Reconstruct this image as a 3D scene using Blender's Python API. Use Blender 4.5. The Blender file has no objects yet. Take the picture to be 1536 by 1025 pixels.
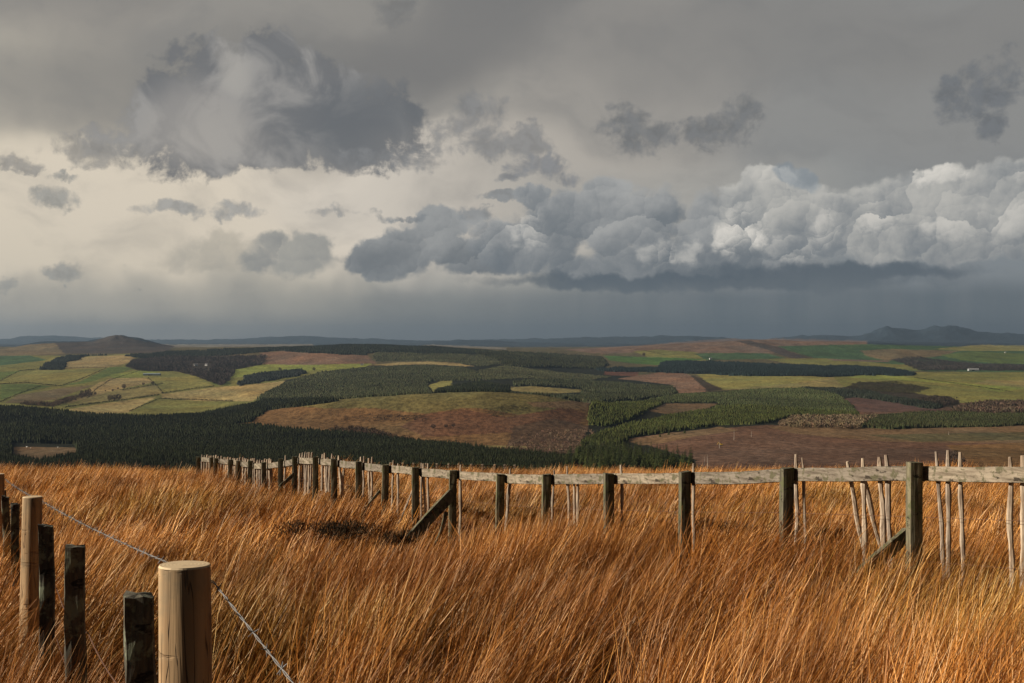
import bpy, math, random
import numpy as np
from mathutils import Vector, Matrix, noise as mnoise

random.seed(7)
RNG = np.random.default_rng(11)
SC = bpy.context.scene
COL = SC.collection
F = 2133.0            # focal length in photo pixels (photo is 1536 wide)
CX, CY = 768.0, 512.0
EXPO = 0.5

# ------------------------------------------------------------------ helpers
def tag(o, label=None, cat=None, group=None, kind=None):
    if label: o['label'] = label
    if cat: o['category'] = cat
    if group: o['group'] = group
    if kind: o['kind'] = kind
    return o

def link(o, parent=None):
    COL.objects.link(o)
    if parent is not None: o.parent = parent
    return o

def empty(name, loc, label, cat, group=None):
    o = bpy.data.objects.new(name, None)
    o.empty_display_size = 0.2
    o.location = loc
    link(o)
    return tag(o, label, cat, group)

def npmesh(name, V, Fs, mats, cols=None, smooth=False, midx=None):
    """V (n,3); Fs = list of int arrays (m,k); cols optional per-vertex rgb"""
    me = bpy.data.meshes.new(name)
    V = np.asarray(V, np.float32)
    nl = sum(f.size for f in Fs); nf = sum(f.shape[0] for f in Fs)
    me.vertices.add(len(V)); me.vertices.foreach_set('co', V.ravel())
    me.loops.add(nl); me.polygons.add(nf)
    li = np.concatenate([f.ravel() for f in Fs]).astype(np.int32)
    tot = np.concatenate([np.full(f.shape[0], f.shape[1], np.int32) for f in Fs])
    st = np.concatenate([[0], np.cumsum(tot)[:-1]]).astype(np.int32)
    me.loops.foreach_set('vertex_index', li)
    me.polygons.foreach_set('loop_start', st)
    me.polygons.foreach_set('use_smooth', np.full(nf, bool(smooth)))
    for m in (mats if isinstance(mats, (list, tuple)) else [mats]): me.materials.append(m)
    if midx is not None: me.polygons.foreach_set('material_index', midx.astype(np.int32))
    me.update(calc_edges=True)
    if cols is not None:
        a = me.color_attributes.new('col', 'FLOAT_COLOR', 'POINT')
        c = np.ones((len(V), 4), np.float32); c[:, :3] = cols
        a.data.foreach_set('color', c.ravel())
    return me

def npobj(name, V, Fs, mats, parent=None, **k):
    return link(bpy.data.objects.new(name, npmesh(name, V, Fs, mats, **k)), parent)

_NT = np.random.default_rng(99).uniform(0, 1, (512, 512))

def vnoise(x, y, seed=0):
    xi, yi = np.floor(x), np.floor(y)
    fx, fy = x - xi, y - yi
    fx = fx * fx * (3 - 2 * fx); fy = fy * fy * (3 - 2 * fy)
    xi = (np.asarray(xi).astype(np.int64) + seed * 37) & 511; yi = (np.asarray(yi).astype(np.int64) + seed * 101) & 511
    x2 = (xi + 1) & 511; y2 = (yi + 1) & 511
    a = _NT[yi, xi]; b = _NT[yi, x2]; c = _NT[y2, xi]; d = _NT[y2, x2]
    return (a * (1 - fx) + b * fx) * (1 - fy) + (c * (1 - fx) + d * fx) * fy

def fbm(x, y, oct=4, seed=0):
    s = 0; a = .5; t = 0
    for i in range(oct):
        s = s + a * vnoise(x, y, seed + i * 13); t += a
        x = x * 2.03 + 17.1; y = y * 2.01 + 9.7; a *= .5
    return s / t            # 0..1

def inpoly(px, py, poly):
    c = np.zeros(px.shape, bool)
    n = len(poly)
    for i in range(n):
        x1, y1 = poly[i]; x2, y2 = poly[(i + 1) % n]
        if y1 == y2: continue
        k = ((y1 > py) != (y2 > py)) & (px < (x2 - x1) * (py - y1) / (y2 - y1) + x1)
        c ^= k
    return c

# ------------------------------------------------------------------ node helpers
class S:
    """a tiny expression wrapper round shader sockets"""
    nt = None
    def __init__(s, k): s.k = k
    @staticmethod
    def math(op, *a, clamp=False):
        n = S.nt.nodes.new('ShaderNodeMath'); n.operation = op; n.use_clamp = clamp
        for i, v in enumerate(a):
            if isinstance(v, S): S.nt.links.new(v.k, n.inputs[i])
            else: n.inputs[i].default_value = v
        return S(n.outputs[0])
    def __add__(s, o): return S.math('ADD', s, o)
    __radd__ = __add__
    def __sub__(s, o): return S.math('SUBTRACT', s, o)
    def __rsub__(s, o): return S.math('SUBTRACT', o, s)
    def __mul__(s, o): return S.math('MULTIPLY', s, o)
    __rmul__ = __mul__
    def __truediv__(s, o): return S.math('DIVIDE', s, o)
    def max(s, o): return S.math('MAXIMUM', s, o)
    def min(s, o): return S.math('MINIMUM', s, o)

def sstep(v, lo, hi, t0=0.0, t1=1.0):
    n = S.nt.nodes.new('ShaderNodeMapRange'); n.interpolation_type = 'SMOOTHSTEP'
    S.nt.links.new(v.k, n.inputs[0])
    n.inputs[1].default_value = lo; n.inputs[2].default_value = hi
    n.inputs[3].default_value = t0; n.inputs[4].default_value = t1
    return S(n.outputs[0])

def vec(x, y, z=0.0):
    n = S.nt.nodes.new('ShaderNodeCombineXYZ')
    for i, v in enumerate((x, y, z)):
        if isinstance(v, S): S.nt.links.new(v.k, n.inputs[i])
        else: n.inputs[i].default_value = v
    return S(n.outputs[0])

def sep(v):
    n = S.nt.nodes.new('ShaderNodeSeparateXYZ'); S.nt.links.new(v.k, n.inputs[0])
    return S(n.outputs[0]), S(n.outputs[1]), S(n.outputs[2])

def vmath(op, a, b=None, scale=None):
    n = S.nt.nodes.new('ShaderNodeVectorMath'); n.operation = op
    S.nt.links.new(a.k, n.inputs[0])
    if b is not None:
        if isinstance(b, S): S.nt.links.new(b.k, n.inputs[1])
        else: n.inputs[1].default_value = b
    if scale is not None: n.inputs['Scale'].default_value = scale
    return S(n.outputs[0])

NDIM = ['3D']
def noise(v, scale, detail=4, rough=.5, dist=0.0, out='Fac', lac=2.0, typ='FBM'):
    n = S.nt.nodes.new('ShaderNodeTexNoise'); n.noise_dimensions = NDIM[0]
    n.noise_type = typ
    if v is not None: S.nt.links.new(v.k, n.inputs['Vector'])
    n.inputs['Scale'].default_value = scale; n.inputs['Detail'].default_value = detail
    n.inputs['Roughness'].default_value = rough; n.inputs['Distortion'].default_value = dist
    n.inputs['Lacunarity'].default_value = lac
    return S(n.outputs[out])

def mix(f, a, b, blend='MIX'):
    n = S.nt.nodes.new('ShaderNodeMix'); n.data_type = 'RGBA'; n.blend_type = blend
    n.clamp_factor = True
    for i, v in ((0, f), (6, a), (7, b)):
        if isinstance(v, S): S.nt.links.new(v.k, n.inputs[i])
        elif i == 0: n.inputs[0].default_value = v
        else: n.inputs[i].default_value = (*v, 1)
    return S(n.outputs[2])

def lin(r, g, b):
    f = lambda c: (c / 255 / 12.92) if c / 255 <= .04045 else ((c / 255 + .055) / 1.055) ** 2.4
    return (f(r), f(g), f(b))

def material(name, build, rough=.85, spec=.2, bump=None):
    """build() -> colour S ; optional bump S"""
    m = bpy.data.materials.new(name); m.use_nodes = True
    nt = m.node_tree; S.nt = nt
    bs = nt.nodes['Principled BSDF']
    bs.inputs['Roughness'].default_value = rough
    bs.inputs['Specular IOR Level'].default_value = spec
    r = build()
    if isinstance(r, tuple): c, bmp, strength, dist = r
    else: c, bmp = r, None
    nt.links.new(c.k, bs.inputs['Base Color'])
    if bmp is not None:
        b = nt.nodes.new('ShaderNodeBump'); b.inputs['Strength'].default_value = strength
        b.inputs['Distance'].default_value = dist
        nt.links.new(bmp.k, b.inputs['Height']); nt.links.new(b.outputs[0], bs.inputs['Normal'])
    return m

def objco():
    n = S.nt.nodes.new('ShaderNodeTexCoord'); return S(n.outputs['Object'])
def attr(name, out='Color', typ='GEOMETRY'):
    n = S.nt.nodes.new('ShaderNodeAttribute'); n.attribute_name = name; n.attribute_type = typ
    return S(n.outputs[out])
def mapping(v, sc):
    return vmath('MULTIPLY', v, sc)
def obj_random():
    n = S.nt.nodes.new('ShaderNodeObjectInfo'); return S(n.outputs['Random'])

# ------------------------------------------------------------------ wood materials
def wood(name, light, mid, dark, lichen=None, stretch=(30, 30, 2.2), grain=.55):
    def b():
        co = objco()
        st = mapping(co, stretch)
        g = noise(st, 1.0, 5, .65, .4)
        fine = noise(mapping(co, (stretch[0] * 5, stretch[1] * 5, stretch[2] * 3)), 1.0, 3, .6)
        big = noise(co, 6.0, 4, .6)
        c = mix(sstep(g, .35, .62), mid, light)
        crack = sstep(g, .28, .38, 1.0, 0.0)
        c = mix(crack * .85, c, dark)
        c = mix(sstep(fine, .5, .8) * grain, c, dark)
        c = mix(sstep(big, .5, .72) * .5, c, mid)
        c = mix(1.0, c, mix(obj_random(), (.72, .72, .74), (1.08, 1.05, 1.0)), 'MULTIPLY')
        if lichen:
            l = noise(co, 14.0, 6, .7, .3)
            c = mix(sstep(l, .51, .6) * .85, c, lichen)
            l2 = noise(mapping(co, (9, 9, 22)), 1.0, 5, .7)
            c = mix(sstep(l2, .58, .64) * .9, c, dark)
        return (c, g + fine * .5, .5, .006)
    return material(name, b, .9, .15)

M = {}
M['rail'] = wood('weathered_rail_wood', (.31, .265, .205), (.15, .122, .09), (.03, .023, .017), (.09, .085, .045), (3.5, 3.5, 38))
M['post'] = wood('weathered_post_wood', (.21, .19, .125), (.075, .065, .045), (.014, .012, .01), (.10, .105, .05))
M['picket'] = wood('bleached_stake_wood', (.55, .45, .34), (.27, .2, .145), (.04, .03, .024), None, (45, 45, 5))
M['oldpost'] = wood('black_lichened_wood', (.12, .11, .085), (.045, .042, .034), (.012, .011, .01), (.2, .22, .15), (40, 40, 5))
def fresh():
    co = objco()
    g = noise(mapping(co, (28, 28, 1.6)), 1.0, 4, .6, .5)
    st = noise(mapping(co, (12, 12, .8)), 1.0, 3, .5)
    c = mix(sstep(g, .35, .65), (.50, .335, .18), (.30, .185, .09))
    c = mix(sstep(st, .45, .7) * .7, c, (.21, .13, .065))
    # cracks and knots with a shape of their own
    cr = noise(mapping(co, (34, 34, 1.3)), 1.0, 2, .5, 1.2)
    k = S.math('ABSOLUTE', cr - .5)
    c = mix(sstep(k, .0, .016, 1.0, 0.0) * .85, c, (.05, .03, .018))
    ring = noise(mapping(co, (5, 5, 26)), 1.0, 4, .7)
    c = mix(sstep(ring, .60, .66) * .5, c, (.16, .095, .05))
    v = S.nt.nodes.new('ShaderNodeTexVoronoi'); v.feature = 'F1'
    S.nt.links.new(mapping(co, (9, 9, 5.5)).k, v.inputs['Vector']); v.inputs['Scale'].default_value = 1.0
    c = mix(sstep(S(v.outputs['Distance']), .10, .2, 1.0, 0.0) * .75, c, (.12, .06, .03))
    d = noise(co, 5, 5, .7)
    c = mix(sstep(d, .48, .66) * .6, c, (.20, .165, .105))
    return (c, g * .8 - sstep(k, 0, .016, 1.0, 0.0) - sstep(ring, .60, .66) * .6, .7, .005)
M['fresh'] = material('fresh_round_post_wood', fresh, .8, .25)
def freshtop():
    co = objco()
    x, y, z = sep(co)
    r = S.math('SQRT', x * x + y * y)
    w = S.math('SINE', r * 900)
    c = mix(sstep(w, -1, 1) * .35, (.62, .48, .3), (.4, .26, .13))
    return (mix(sstep(noise(co, 40, 4, .6), .5, .7) * .4, c, (.25, .2, .14)), w, .1, .001)
M['freshtop'] = material('sawn_end_grain', freshtop, .8, .25)
M['wire'] = material('galvanised_wire', lambda: mix(noise(objco(), 60, 3), (.09, .085, .08), (.24, .23, .22)), .6, .4)
M['rustwire'] = material('rusty_wire', lambda: mix(noise(objco(), 60, 3), (.06, .03, .02), (.16, .08, .05)), .8, .2)
def rooff():
    return mix(noise(objco(), .6, 4), (.12, .12, .13), (.2, .19, .19))
M['slate'] = material('slate_roof', rooff)
M['white'] = material('white_render', lambda: mix(noise(objco(), .4, 3), (.75, .73, .68), (.85, .84, .8)))
M['shed'] = material('pale_sheeting', lambda: mix(noise(mapping(objco(), (3, .1, .1)), 1, 2), (.27, .28, .30), (.42, .42, .41)))
M['shedblue'] = material('blue_grey_sheeting', lambda: mix(noise(mapping(objco(), (3, .1, .1)), 1, 2), (.16, .2, .22), (.22, .26, .27)))
M['glass'] = material('dark_window_glass', lambda: mix(noise(objco(), 3, 2), (.03, .035, .04), (.05, .055, .06)), .2, .5)
M['stone'] = material('pale_boulder', lambda: mix(noise(objco(), 2, 4), (.5, .48, .44), (.75, .73, .7)))
M['yellow'] = material('yellow_paint', lambda: mix(noise(objco(), 2, 3), (.65, .38, .04), (.75, .5, .08)), .5)

def foliage(name, sat=1.0):
    def b():
        c = attr('col')
        n = noise(objco(), .7, 4, .65)
        return mix(sstep(n, .3, .7), mix(1.0, c, (.62, .62, .62), 'MULTIPLY'), c)
    return material(name, b, .9, .1)
M['conifer'] = foliage('conifer_needles')
M['brush'] = foliage('bare_twigs')
M['bark'] = material('conifer_bark', lambda: mix(noise(mapping(objco(), (3, 3, .6)), 1, 4), (.05, .035, .025), (.12, .09, .07)))
M['snag'] = material('bleached_dead_wood', lambda: mix(noise(mapping(objco(), (3, 3, .6)), 1, 4), (.3, .25, .2), (.5, .45, .38)))

# ------------------------------------------------------------------ terrain far
XA = [-500, 0, 100, 200, 300, 380, 480, 560, 640, 720, 800, 880, 960, 1050, 1150, 1300, 1450, 1536, 2040]
ROWS = [
 (60,   [800]*19),
 (300,  [800]*19),
 (700,  [760]*19),
 (1000, [733]*19),
 (1200, [712]*12 + [711, 710, 708, 706, 705, 705, 705]),
 (1500, [690,690,690,690,690,690,690,690,690,690,690,690,690,688,685,684,684,684,684]),
 (2000, [655,658,660,662,664,664,664,666,666,668,668,668,664,658,655,656,658,658,658]),
 (2350, [630,636,640,642,642,640,634,628,622,620,622,632,640,640,636,640,640,640,640]),
 (2600, [612,618,622,628,630,622,604,596,591,588,592,606,622,630,628,632,634,634,634]),
 (2950, [606,611,616,624,624,616,608,601,597,594,597,606,612,618,618,622,624,624,624]),
 (3500, [592,594,598,606,608,602,600,597,593,590,592,598,600,602,604,606,608,608,608]),
 (4500, [564,567,568,570,572,574,574,572,570,569,572,580,584,582,579,582,586,586,586]),
 (5500, [546,548,549,551,553,553,553,552,551,552,556,566,568,566,563,565,568,568,568]),
 (6500, [534,536,535,534,534,530,529,529,530,534,541,549,552,553,554,556,557,558,558]),
 (7300, [529,529,528,526,524,522,520,519,521,526,532,540,543,543,545,548,551,552,552]),
 (8200, [526,525,525,524,523,522,521,520.5,522,525,529,534,533,531,533,538,543,545,545]),
 (9500, [521,521,520,521,521,521,520.5,520,521,522.5,525,524,520,514,510,514.5,524,528,529]),
 (12500,[520,519.5,519,519,519,519,519,519,520,521,522,522,519,516,514,515,518,521,522]),
 (18000,[517,517,517,517,517,517,517,517,517,518,518,518,517,515,514,513,515,516,516]),
 (28000,[514.5]*19),
 (38000,[513.5]*19),
]
def cubic(xs, ys, q):
    """monotone-ish cubic (Fritsch-Carlson) interpolation along axis 0; ys (n, ...)"""
    xs = np.asarray(xs, float); ys = np.asarray(ys, float)
    h = np.diff(xs); d = np.diff(ys, axis=0) / h.reshape(-1, *[1] * (ys.ndim - 1))
    m = np.zeros_like(ys); m[0] = d[0]; m[-1] = d[-1]
    with np.errstate(divide='ignore', invalid='ignore'):
        hm = 2 * d[:-1] * d[1:] / (d[:-1] + d[1:])
    m[1:-1] = np.where(d[:-1] * d[1:] > 0, np.nan_to_num(hm), 0)
    i = np.clip(np.searchsorted(xs, q) - 1, 0, len(xs) - 2)
    t = (q - xs[i]) / h[i]
    return i, t, h, m, xs, ys
TAB_X = np.arange(-500, 2041, 5.0)
lnD = np.log([r[0] for r in ROWS])
def _build():
    Z = []
    for D, ys in ROWS:
        i, t, h, m, xs, yy = cubic(XA, ys, TAB_X)
        y = (2*t**3-3*t**2+1)*yy[i] + (t**3-2*t**2+t)*h[i]*m[i] + (-2*t**3+3*t**2)*yy[i+1] + (t**3-t**2)*h[i]*m[i+1]
        Z.append((CY - y) / F * D)
    return np.array(Z)          # (rows, TAB_X)
ZT = _build()
_LQ = np.linspace(lnD[0], lnD[-1], 1600)
i, t, h, m, xs, yy = cubic(lnD, ZT, _LQ)
t = t[:, None]; hh = h[i][:, None]
ZTAB = (2*t**3-3*t**2+1)*yy[i] + (t**3-2*t**2+t)*hh*m[i] + (-2*t**3+3*t**2)*yy[i+1] + (t**3-t**2)*hh*m[i+1]

HILLS = [  # px centre, distance, height above ground there (px), radius px, depth radius m, kind
 (172, 9600, 12, 34, 900), (150, 9800, 5, 90, 1500), (75, 9000, 6.5, 55, 900), (212, 9600, 6, 30, 900),
 (1333, 27000, 16, 38, 2500), (1415, 27500, 16, 46, 2500), (1375, 27000, 4, 120, 2500), (1225, 28500, 11, 90, 3000), (1500, 29000, 13, 130, 3000),
 (430, 26000, 6.8, 80, 2500), (540, 27000, 6.2, 120, 2500), (330, 28000, 3.7, 140, 2500), (60, 28000, 7.4, 70, 2500), (150, 29000, 5.6, 120, 2500),
 (690, 20000, 5.0, 60, 1800), (760, 21000, 3.7, 70, 1800), (900, 26000, 8.7, 110, 2500), (1010, 25000, 5.6, 80, 2500), (1080, 24000, 5.6, 90, 2500), (820, 30000, 5.6, 160, 2500),
 (-200, 27000, 8.7, 160, 2500), (1700, 27000, 8.1, 160, 2500)]

def zfar(X, Y):
    """height of the far country at world X, Y (Y = depth)"""
    px = CX + F * X / Y
    u = np.clip((px - TAB_X[0]) / 5.0, 0, len(TAB_X) - 1.001); ui = u.astype(int); uf = u - ui
    v = np.clip((np.log(Y) - _LQ[0]) / (_LQ[1] - _LQ[0]), 0, len(_LQ) - 1.001); vi = v.astype(int); vf = v - vi
    z = (ZTAB[vi, ui]*(1-uf)+ZTAB[vi, ui+1]*uf)*(1-vf) + (ZTAB[vi+1, ui]*(1-uf)+ZTAB[vi+1, ui+1]*uf)*vf
    rough = 1 + .28 * (fbm(px / 14., Y / 500., 4, 5) - .5)
    ymx = float(np.max(Y))
    for hx, hd, hp, rp, rd in HILLS:
        if hd - 4 * rd > ymx: continue
        r2 = ((px - hx) / rp) ** 2 + ((Y - hd) / rd) ** 2
        hgt = hp * hd / F
        z = z + hgt * np.exp(-r2 * 1.1) * rough
    a = np.clip((Y - 900) / 1500, 0, 1)
    z = z + a * (Y / 3000.0) * ((fbm(X / 260., Y / 420., 4, 3) - .5) * 7.0)
    z = z + a * (fbm(X / 22., Y / 40., 3, 9) - .5) * 1.6
    return z

# land cover: (name, albedo, polygon in photo pixels projected on to the ground)
C = dict(
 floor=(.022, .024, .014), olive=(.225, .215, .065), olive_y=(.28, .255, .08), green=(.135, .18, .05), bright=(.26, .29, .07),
 vivid=(.085, .17, .04), teal=(.075, .135, .06), straw=(.38, .29, .13), straw_b=(.42, .32, .135), straw_o=(.30, .25, .10), tan=(.20, .155, .085),
 heath=(.24, .145, .095), purple=(.135, .08, .066), orange=(.20, .115, .05), hgreen=(.17, .145, .055), red=(.155, .078, .042),
 brick=(.16, .07, .045), moor=(.155, .088, .058), moor_t=(.20, .13, .07), moor_g=(.13, .11, .055), bracken=(.115, .07, .042),
 scrub=(.06, .045, .03), pink=(.21, .14, .10), pale=(.24, .22, .18), hillg=(.085, .07, .06), far=(.05, .075, .10))  # far: blue distance haze is put into the ground colour
LAND = [
 ('moor', [(-500,720),(-500,600),(2040,600),(2040,720)]),
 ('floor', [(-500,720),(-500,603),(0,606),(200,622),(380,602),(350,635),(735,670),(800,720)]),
 ('moor_t', [(20,670),(112,671),(118,680),(60,690),(20,684)]),
 ('olive', [(-500,530),(0,532),(110,534),(215,530),(350,545),(560,545),(400,575),(390,603),(250,628),(150,625),(0,614),(-500,610)]),
 ('teal', [(-500,533),(0,534),(45,533),(72,540),(0,548),(-500,548)]),
 ('green', [(-500,560),(0,558),(32,556),(0,569),(-500,575)]),
 ('straw', [(95,553),(97,545),(103,540),(120,535),(215,531),(202,537),(187,546),(165,551)]),
 ('olive_y', [(8,571),(62,553),(160,552),(118,572),(90,579),(40,574)]),
 ('green', [(90,579),(120,572),(165,550),(215,549),(175,561),(130,574)]),
 ('green', [(0,576),(40,575),(80,579),(30,590),(0,600)]),
 ('bright', [(165,562),(215,554),(250,554),(214,565),(167,567)]),
 ('tan', [(30,592),(93,582),(142,577),(83,599),(40,604),(5,604)]),
 ('straw', [(100,606),(125,588),(150,573),(167,567),(220,567),(232,573),(183,583),(133,597)]),
 ('straw_o', [(110,606),(133,597),(183,584),(240,575),(246,590),(183,599)]),
 ('straw_b', [(100,614),(183,601),(235,595),(195,618),(150,622)]),
 ('olive', [(195,620),(243,598),(340,602),(390,600),(300,625),(256,632)]),
 ('straw_b', [(243,591),(318,581),(360,578),(440,570),(395,590),(378,602),(290,601),(243,597)]),
 ('olive_y', [(215,565),(290,564),(320,579),(245,590),(232,573)]),
 ('green', [(300,562),(345,560),(345,577),(322,578)]),
 ('bright', [(345,568),(352,548),(400,545),(560,544),(545,553),(460,556),(350,566)]),
 ('scrub', [(187,550),(200,538),(262,531),(300,534),(372,535),(398,546),(352,554),(345,570),(330,578),(292,563),(260,556),(212,556)]),
 ('heath', [(372,541),(395,528),(440,526),(548,531),(565,545),(440,547),(395,546)]),
 ('straw', [(560,548),(600,543),(650,543),(690,546),(714,549),(690,549.5),(640,546.5),(580,548.5)]),
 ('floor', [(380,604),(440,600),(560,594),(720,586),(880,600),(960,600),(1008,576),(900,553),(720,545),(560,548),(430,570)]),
 ('straw', [(555,547.5),(600,543),(650,542.5),(690,545),(714,549),(690,549),(640,546),(580,548)]),
 ('olive_y', [(642,577),(664,571),(678,570),(677,578),(656,581),(650,588)]),
 ('straw_o', [(764,580),(800,579),(870,584),(872,588),(840,590),(790,589),(768,586)]),
 ('orange', [(360,636),(380,617),(440,608),(480,602),(560,594),(640,589),(720,586),(800,590),(882,603),(890,650),(860,690),(740,690),(700,668),(560,655),(380,640)]),
 ('hgreen', [(440,609),(480,602),(560,594),(640,589),(720,586),(800,590),(860,600),(850,612),(780,622),(720,612),(690,612),(640,620),(560,612),(480,612)]),
 ('red', [(600,640),(640,620),(700,614),(760,626),(850,610),(880,620),(860,645),(740,650),(640,655)]),
 ('bracken', [(760,670),(770,640),(830,628),(885,640),(900,655),(850,690),(740,690)]),
 ('moor_t', [(790,603),(885,600),(880,614),(800,610)]),
 ('straw_o', [(725,668),(790,669),(790,672),(725,670.5)]),
 ('brick', [(908,556),(960,556),(955,564),(905,562)]),
 ('heath', [(925,568),(990,558),(1030,560),(1062,582),(1060,588),(1015,590),(1008,577),(950,570)]),
 ('scrub', [(1035,562),(1062,570),(1090,583),(1062,587)]),
 ('olive_y', [(1045,561),(1080,560),(1160,562),(1270,562),(1200,580),(1085,584),(1060,572)]),
 ('straw_o', [(1085,584),(1190,575),(1250,565),(1290,566),(1270,580),(1200,583)]),
 ('olive', [(1250,565),(1320,558),(1536,558),(2040,560),(2040,606),(1536,606),(1440,604),(1390,592),(1265,580)]),
 ('bright', [(1270,566),(1320,559),(1370,566),(1450,575),(1536,582),(1500,588),(1440,576),(1350,570)]),
 ('straw_o', [(1460,575),(1536,580),(2040,580),(2040,574),(1480,570)]),
 ('scrub', [(1262,582),(1290,573),(1340,574),(1395,582),(1360,588),(1440,600),(1440,612),(1380,606),(1320,592)]),
 ('purple', [(1245,593),(1300,592),(1370,605),(1420,616),(1285,618)]),
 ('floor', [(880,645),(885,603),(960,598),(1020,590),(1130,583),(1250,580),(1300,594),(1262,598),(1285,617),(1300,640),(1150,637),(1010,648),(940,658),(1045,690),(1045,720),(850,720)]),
 ('moor_t', [(968,616),(1000,605),(1078,605),(1060,614),(1000,621)]),
 ('moor_t', [(1150,640),(1200,636),(1240,640),(1536,634),(2040,634),(2040,665),(1430,664),(1330,662),(1250,656),(1190,650)]),
 ('moor_g', [(1300,652),(1400,650),(1536,648),(2040,648),(2040,658),(1536,660),(1380,662)]),
 ('orange', [(1420,668),(1536,664),(2040,662),(2040,690),(1460,700)]),
 ('moor_t', [(940,660),(1000,650),(1080,640),(1110,645),(1040,655),(990,665),(960,668)]),
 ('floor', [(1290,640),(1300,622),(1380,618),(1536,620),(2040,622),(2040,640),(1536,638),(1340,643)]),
 # far
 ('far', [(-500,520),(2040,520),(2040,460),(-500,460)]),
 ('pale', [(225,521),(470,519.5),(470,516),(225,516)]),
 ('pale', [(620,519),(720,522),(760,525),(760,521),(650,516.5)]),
 ('tan', [(-500,526),(0,524),(40,517),(85,514),(100,530),(0,534),(-500,534)]),
 ('hillg', [(82,514),(140,512),(172,500),(215,512),(262,519),(250,529),(95,530)]),
 ('pink', [(845,524),(960,518),(1040,511),(1110,506),(1300,511),(1300,516),(1200,530),(1100,529),(1040,529),(1000,526),(900,531)]),
 ('olive', [(950,527),(985,524),(1045,528),(1070,541),(990,541)]),
 ('vivid', [(905,533),(960,535),(1060,538),(1010,544),(980,548),(915,542)]),
 ('moor_g', [(860,532),(900,529),(915,541),(990,548),(990,556),(900,553)]),
 ('teal', [(1042,530),(1110,529),(1150,530),(1180,537),(1060,540)]),
 ('teal', [(1165,519),(1300,516),(1536,522),(2040,524),(2040,560),(1536,558),(1300,556),(1190,545),(1220,536),(1180,525)]),
 ('hillg', [(1102,511),(1125,511),(1165,519),(1210,536),(1190,538),(1150,524)]),
 ('olive', [(1150,538),(1240,537),(1340,546),(1430,550),(1380,556),(1180,545)]),
 ('pink', [(1240,538),(1330,540.5),(1335,543),(1250,541)]),
 ('tan', [(1290,526),(1330,523),(1440,526),(1410,534),(1330,541),(1300,534)]),
 ('green', [(1410,532),(1460,527),(1536,530),(2040,530),(2040,548),(1500,545),(1440,540)]),
 ('olive_y', [(1400,523),(1470,517),(1536,518),(2040,520),(2040,526),(1440,526)]),
 ('tan', [(1400,548),(1440,546),(1450,552),(1400,552)]),
]
def project(X, Y, Z): return CX + F * X / Y, CY - F * Z / Y

def make_terrain():
    pxs = np.concatenate([np.arange(-500, -60, 10), np.arange(-60, 1600, 2.2), np.arange(1600, 2041, 10)])
    ds = np.concatenate([np.exp(np.linspace(math.log(62), math.log(1000), 40))[:-1],
                         np.exp(np.linspace(math.log(1000), math.log(10500), 620))[:-1],
                         np.exp(np.linspace(math.log(10500), math.log(37500), 130))])
    P, D = np.meshgrid(pxs, ds)
    X = (P - CX) / F * D
    Z = zfar(X, D)
    nr, nc = P.shape
    y = CY - F * Z / D
    # land-cover boundaries wander a little, as field edges do
    wx = (fbm(X / 60., D / 120., 3, 21) - .5) * 5.0; wy = (fbm(X / 60., D / 120., 3, 22) - .5) * 1.2
    col = np.empty(P.shape + (3,), np.float32); col[:] = C['moor_g']
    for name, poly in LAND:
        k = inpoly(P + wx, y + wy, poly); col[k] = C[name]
    # natural mottling (vegetation patches)
    far = np.clip(D / 9000, .3, 1)
    n1 = fbm(X / 35., D / 90., 4, 31)[..., None]; n2 = fbm(X / 150., D / 400., 4, 32)[..., None]
    col = col * (0.62 + .38 * 2 * n1) * (.75 + .5 * n2)
    hue = fbm(X / 90., D / 200., 4, 33)[..., None] - .5
    col = col * (1 + hue * np.array([.35, .05, -.2]))
    i = (np.arange(nr - 1)[:, None] * nc + np.arange(nc - 1)[None, :]).ravel()
    Fq = np.stack([i, i + 1, i + nc + 1, i + nc], 1)
    o = npobj('hills', np.stack([X, D, Z], -1).reshape(-1, 3), [Fq], M['land'], cols=col.reshape(-1, 3), smooth=True)
    tag(o, kind='structure')
def landmat():
    c = attr('col'); co = objco()
    n = noise(mapping(co, (.12, .05, .12)), 1.0, 6, .7)
    n2 = noise(mapping(co, (.5, .2, .5)), 1.0, 4, .7)
    dk = mix(1.0, c, (.40, .38, .36), 'MULTIPLY')
    c2 = mix(sstep(n, .35, .65), dk, c)
    c2 = mix(sstep(n2, .5, .75) * .5, c2, mix(1.0, c, (1.5, 1.4, 1.25), 'MULTIPLY'))
    return (c2, n + n2 * .5, .6, 2.5)
M['land'] = material('fields_and_moor', landmat, .95, .05)
make_terrain()

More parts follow.
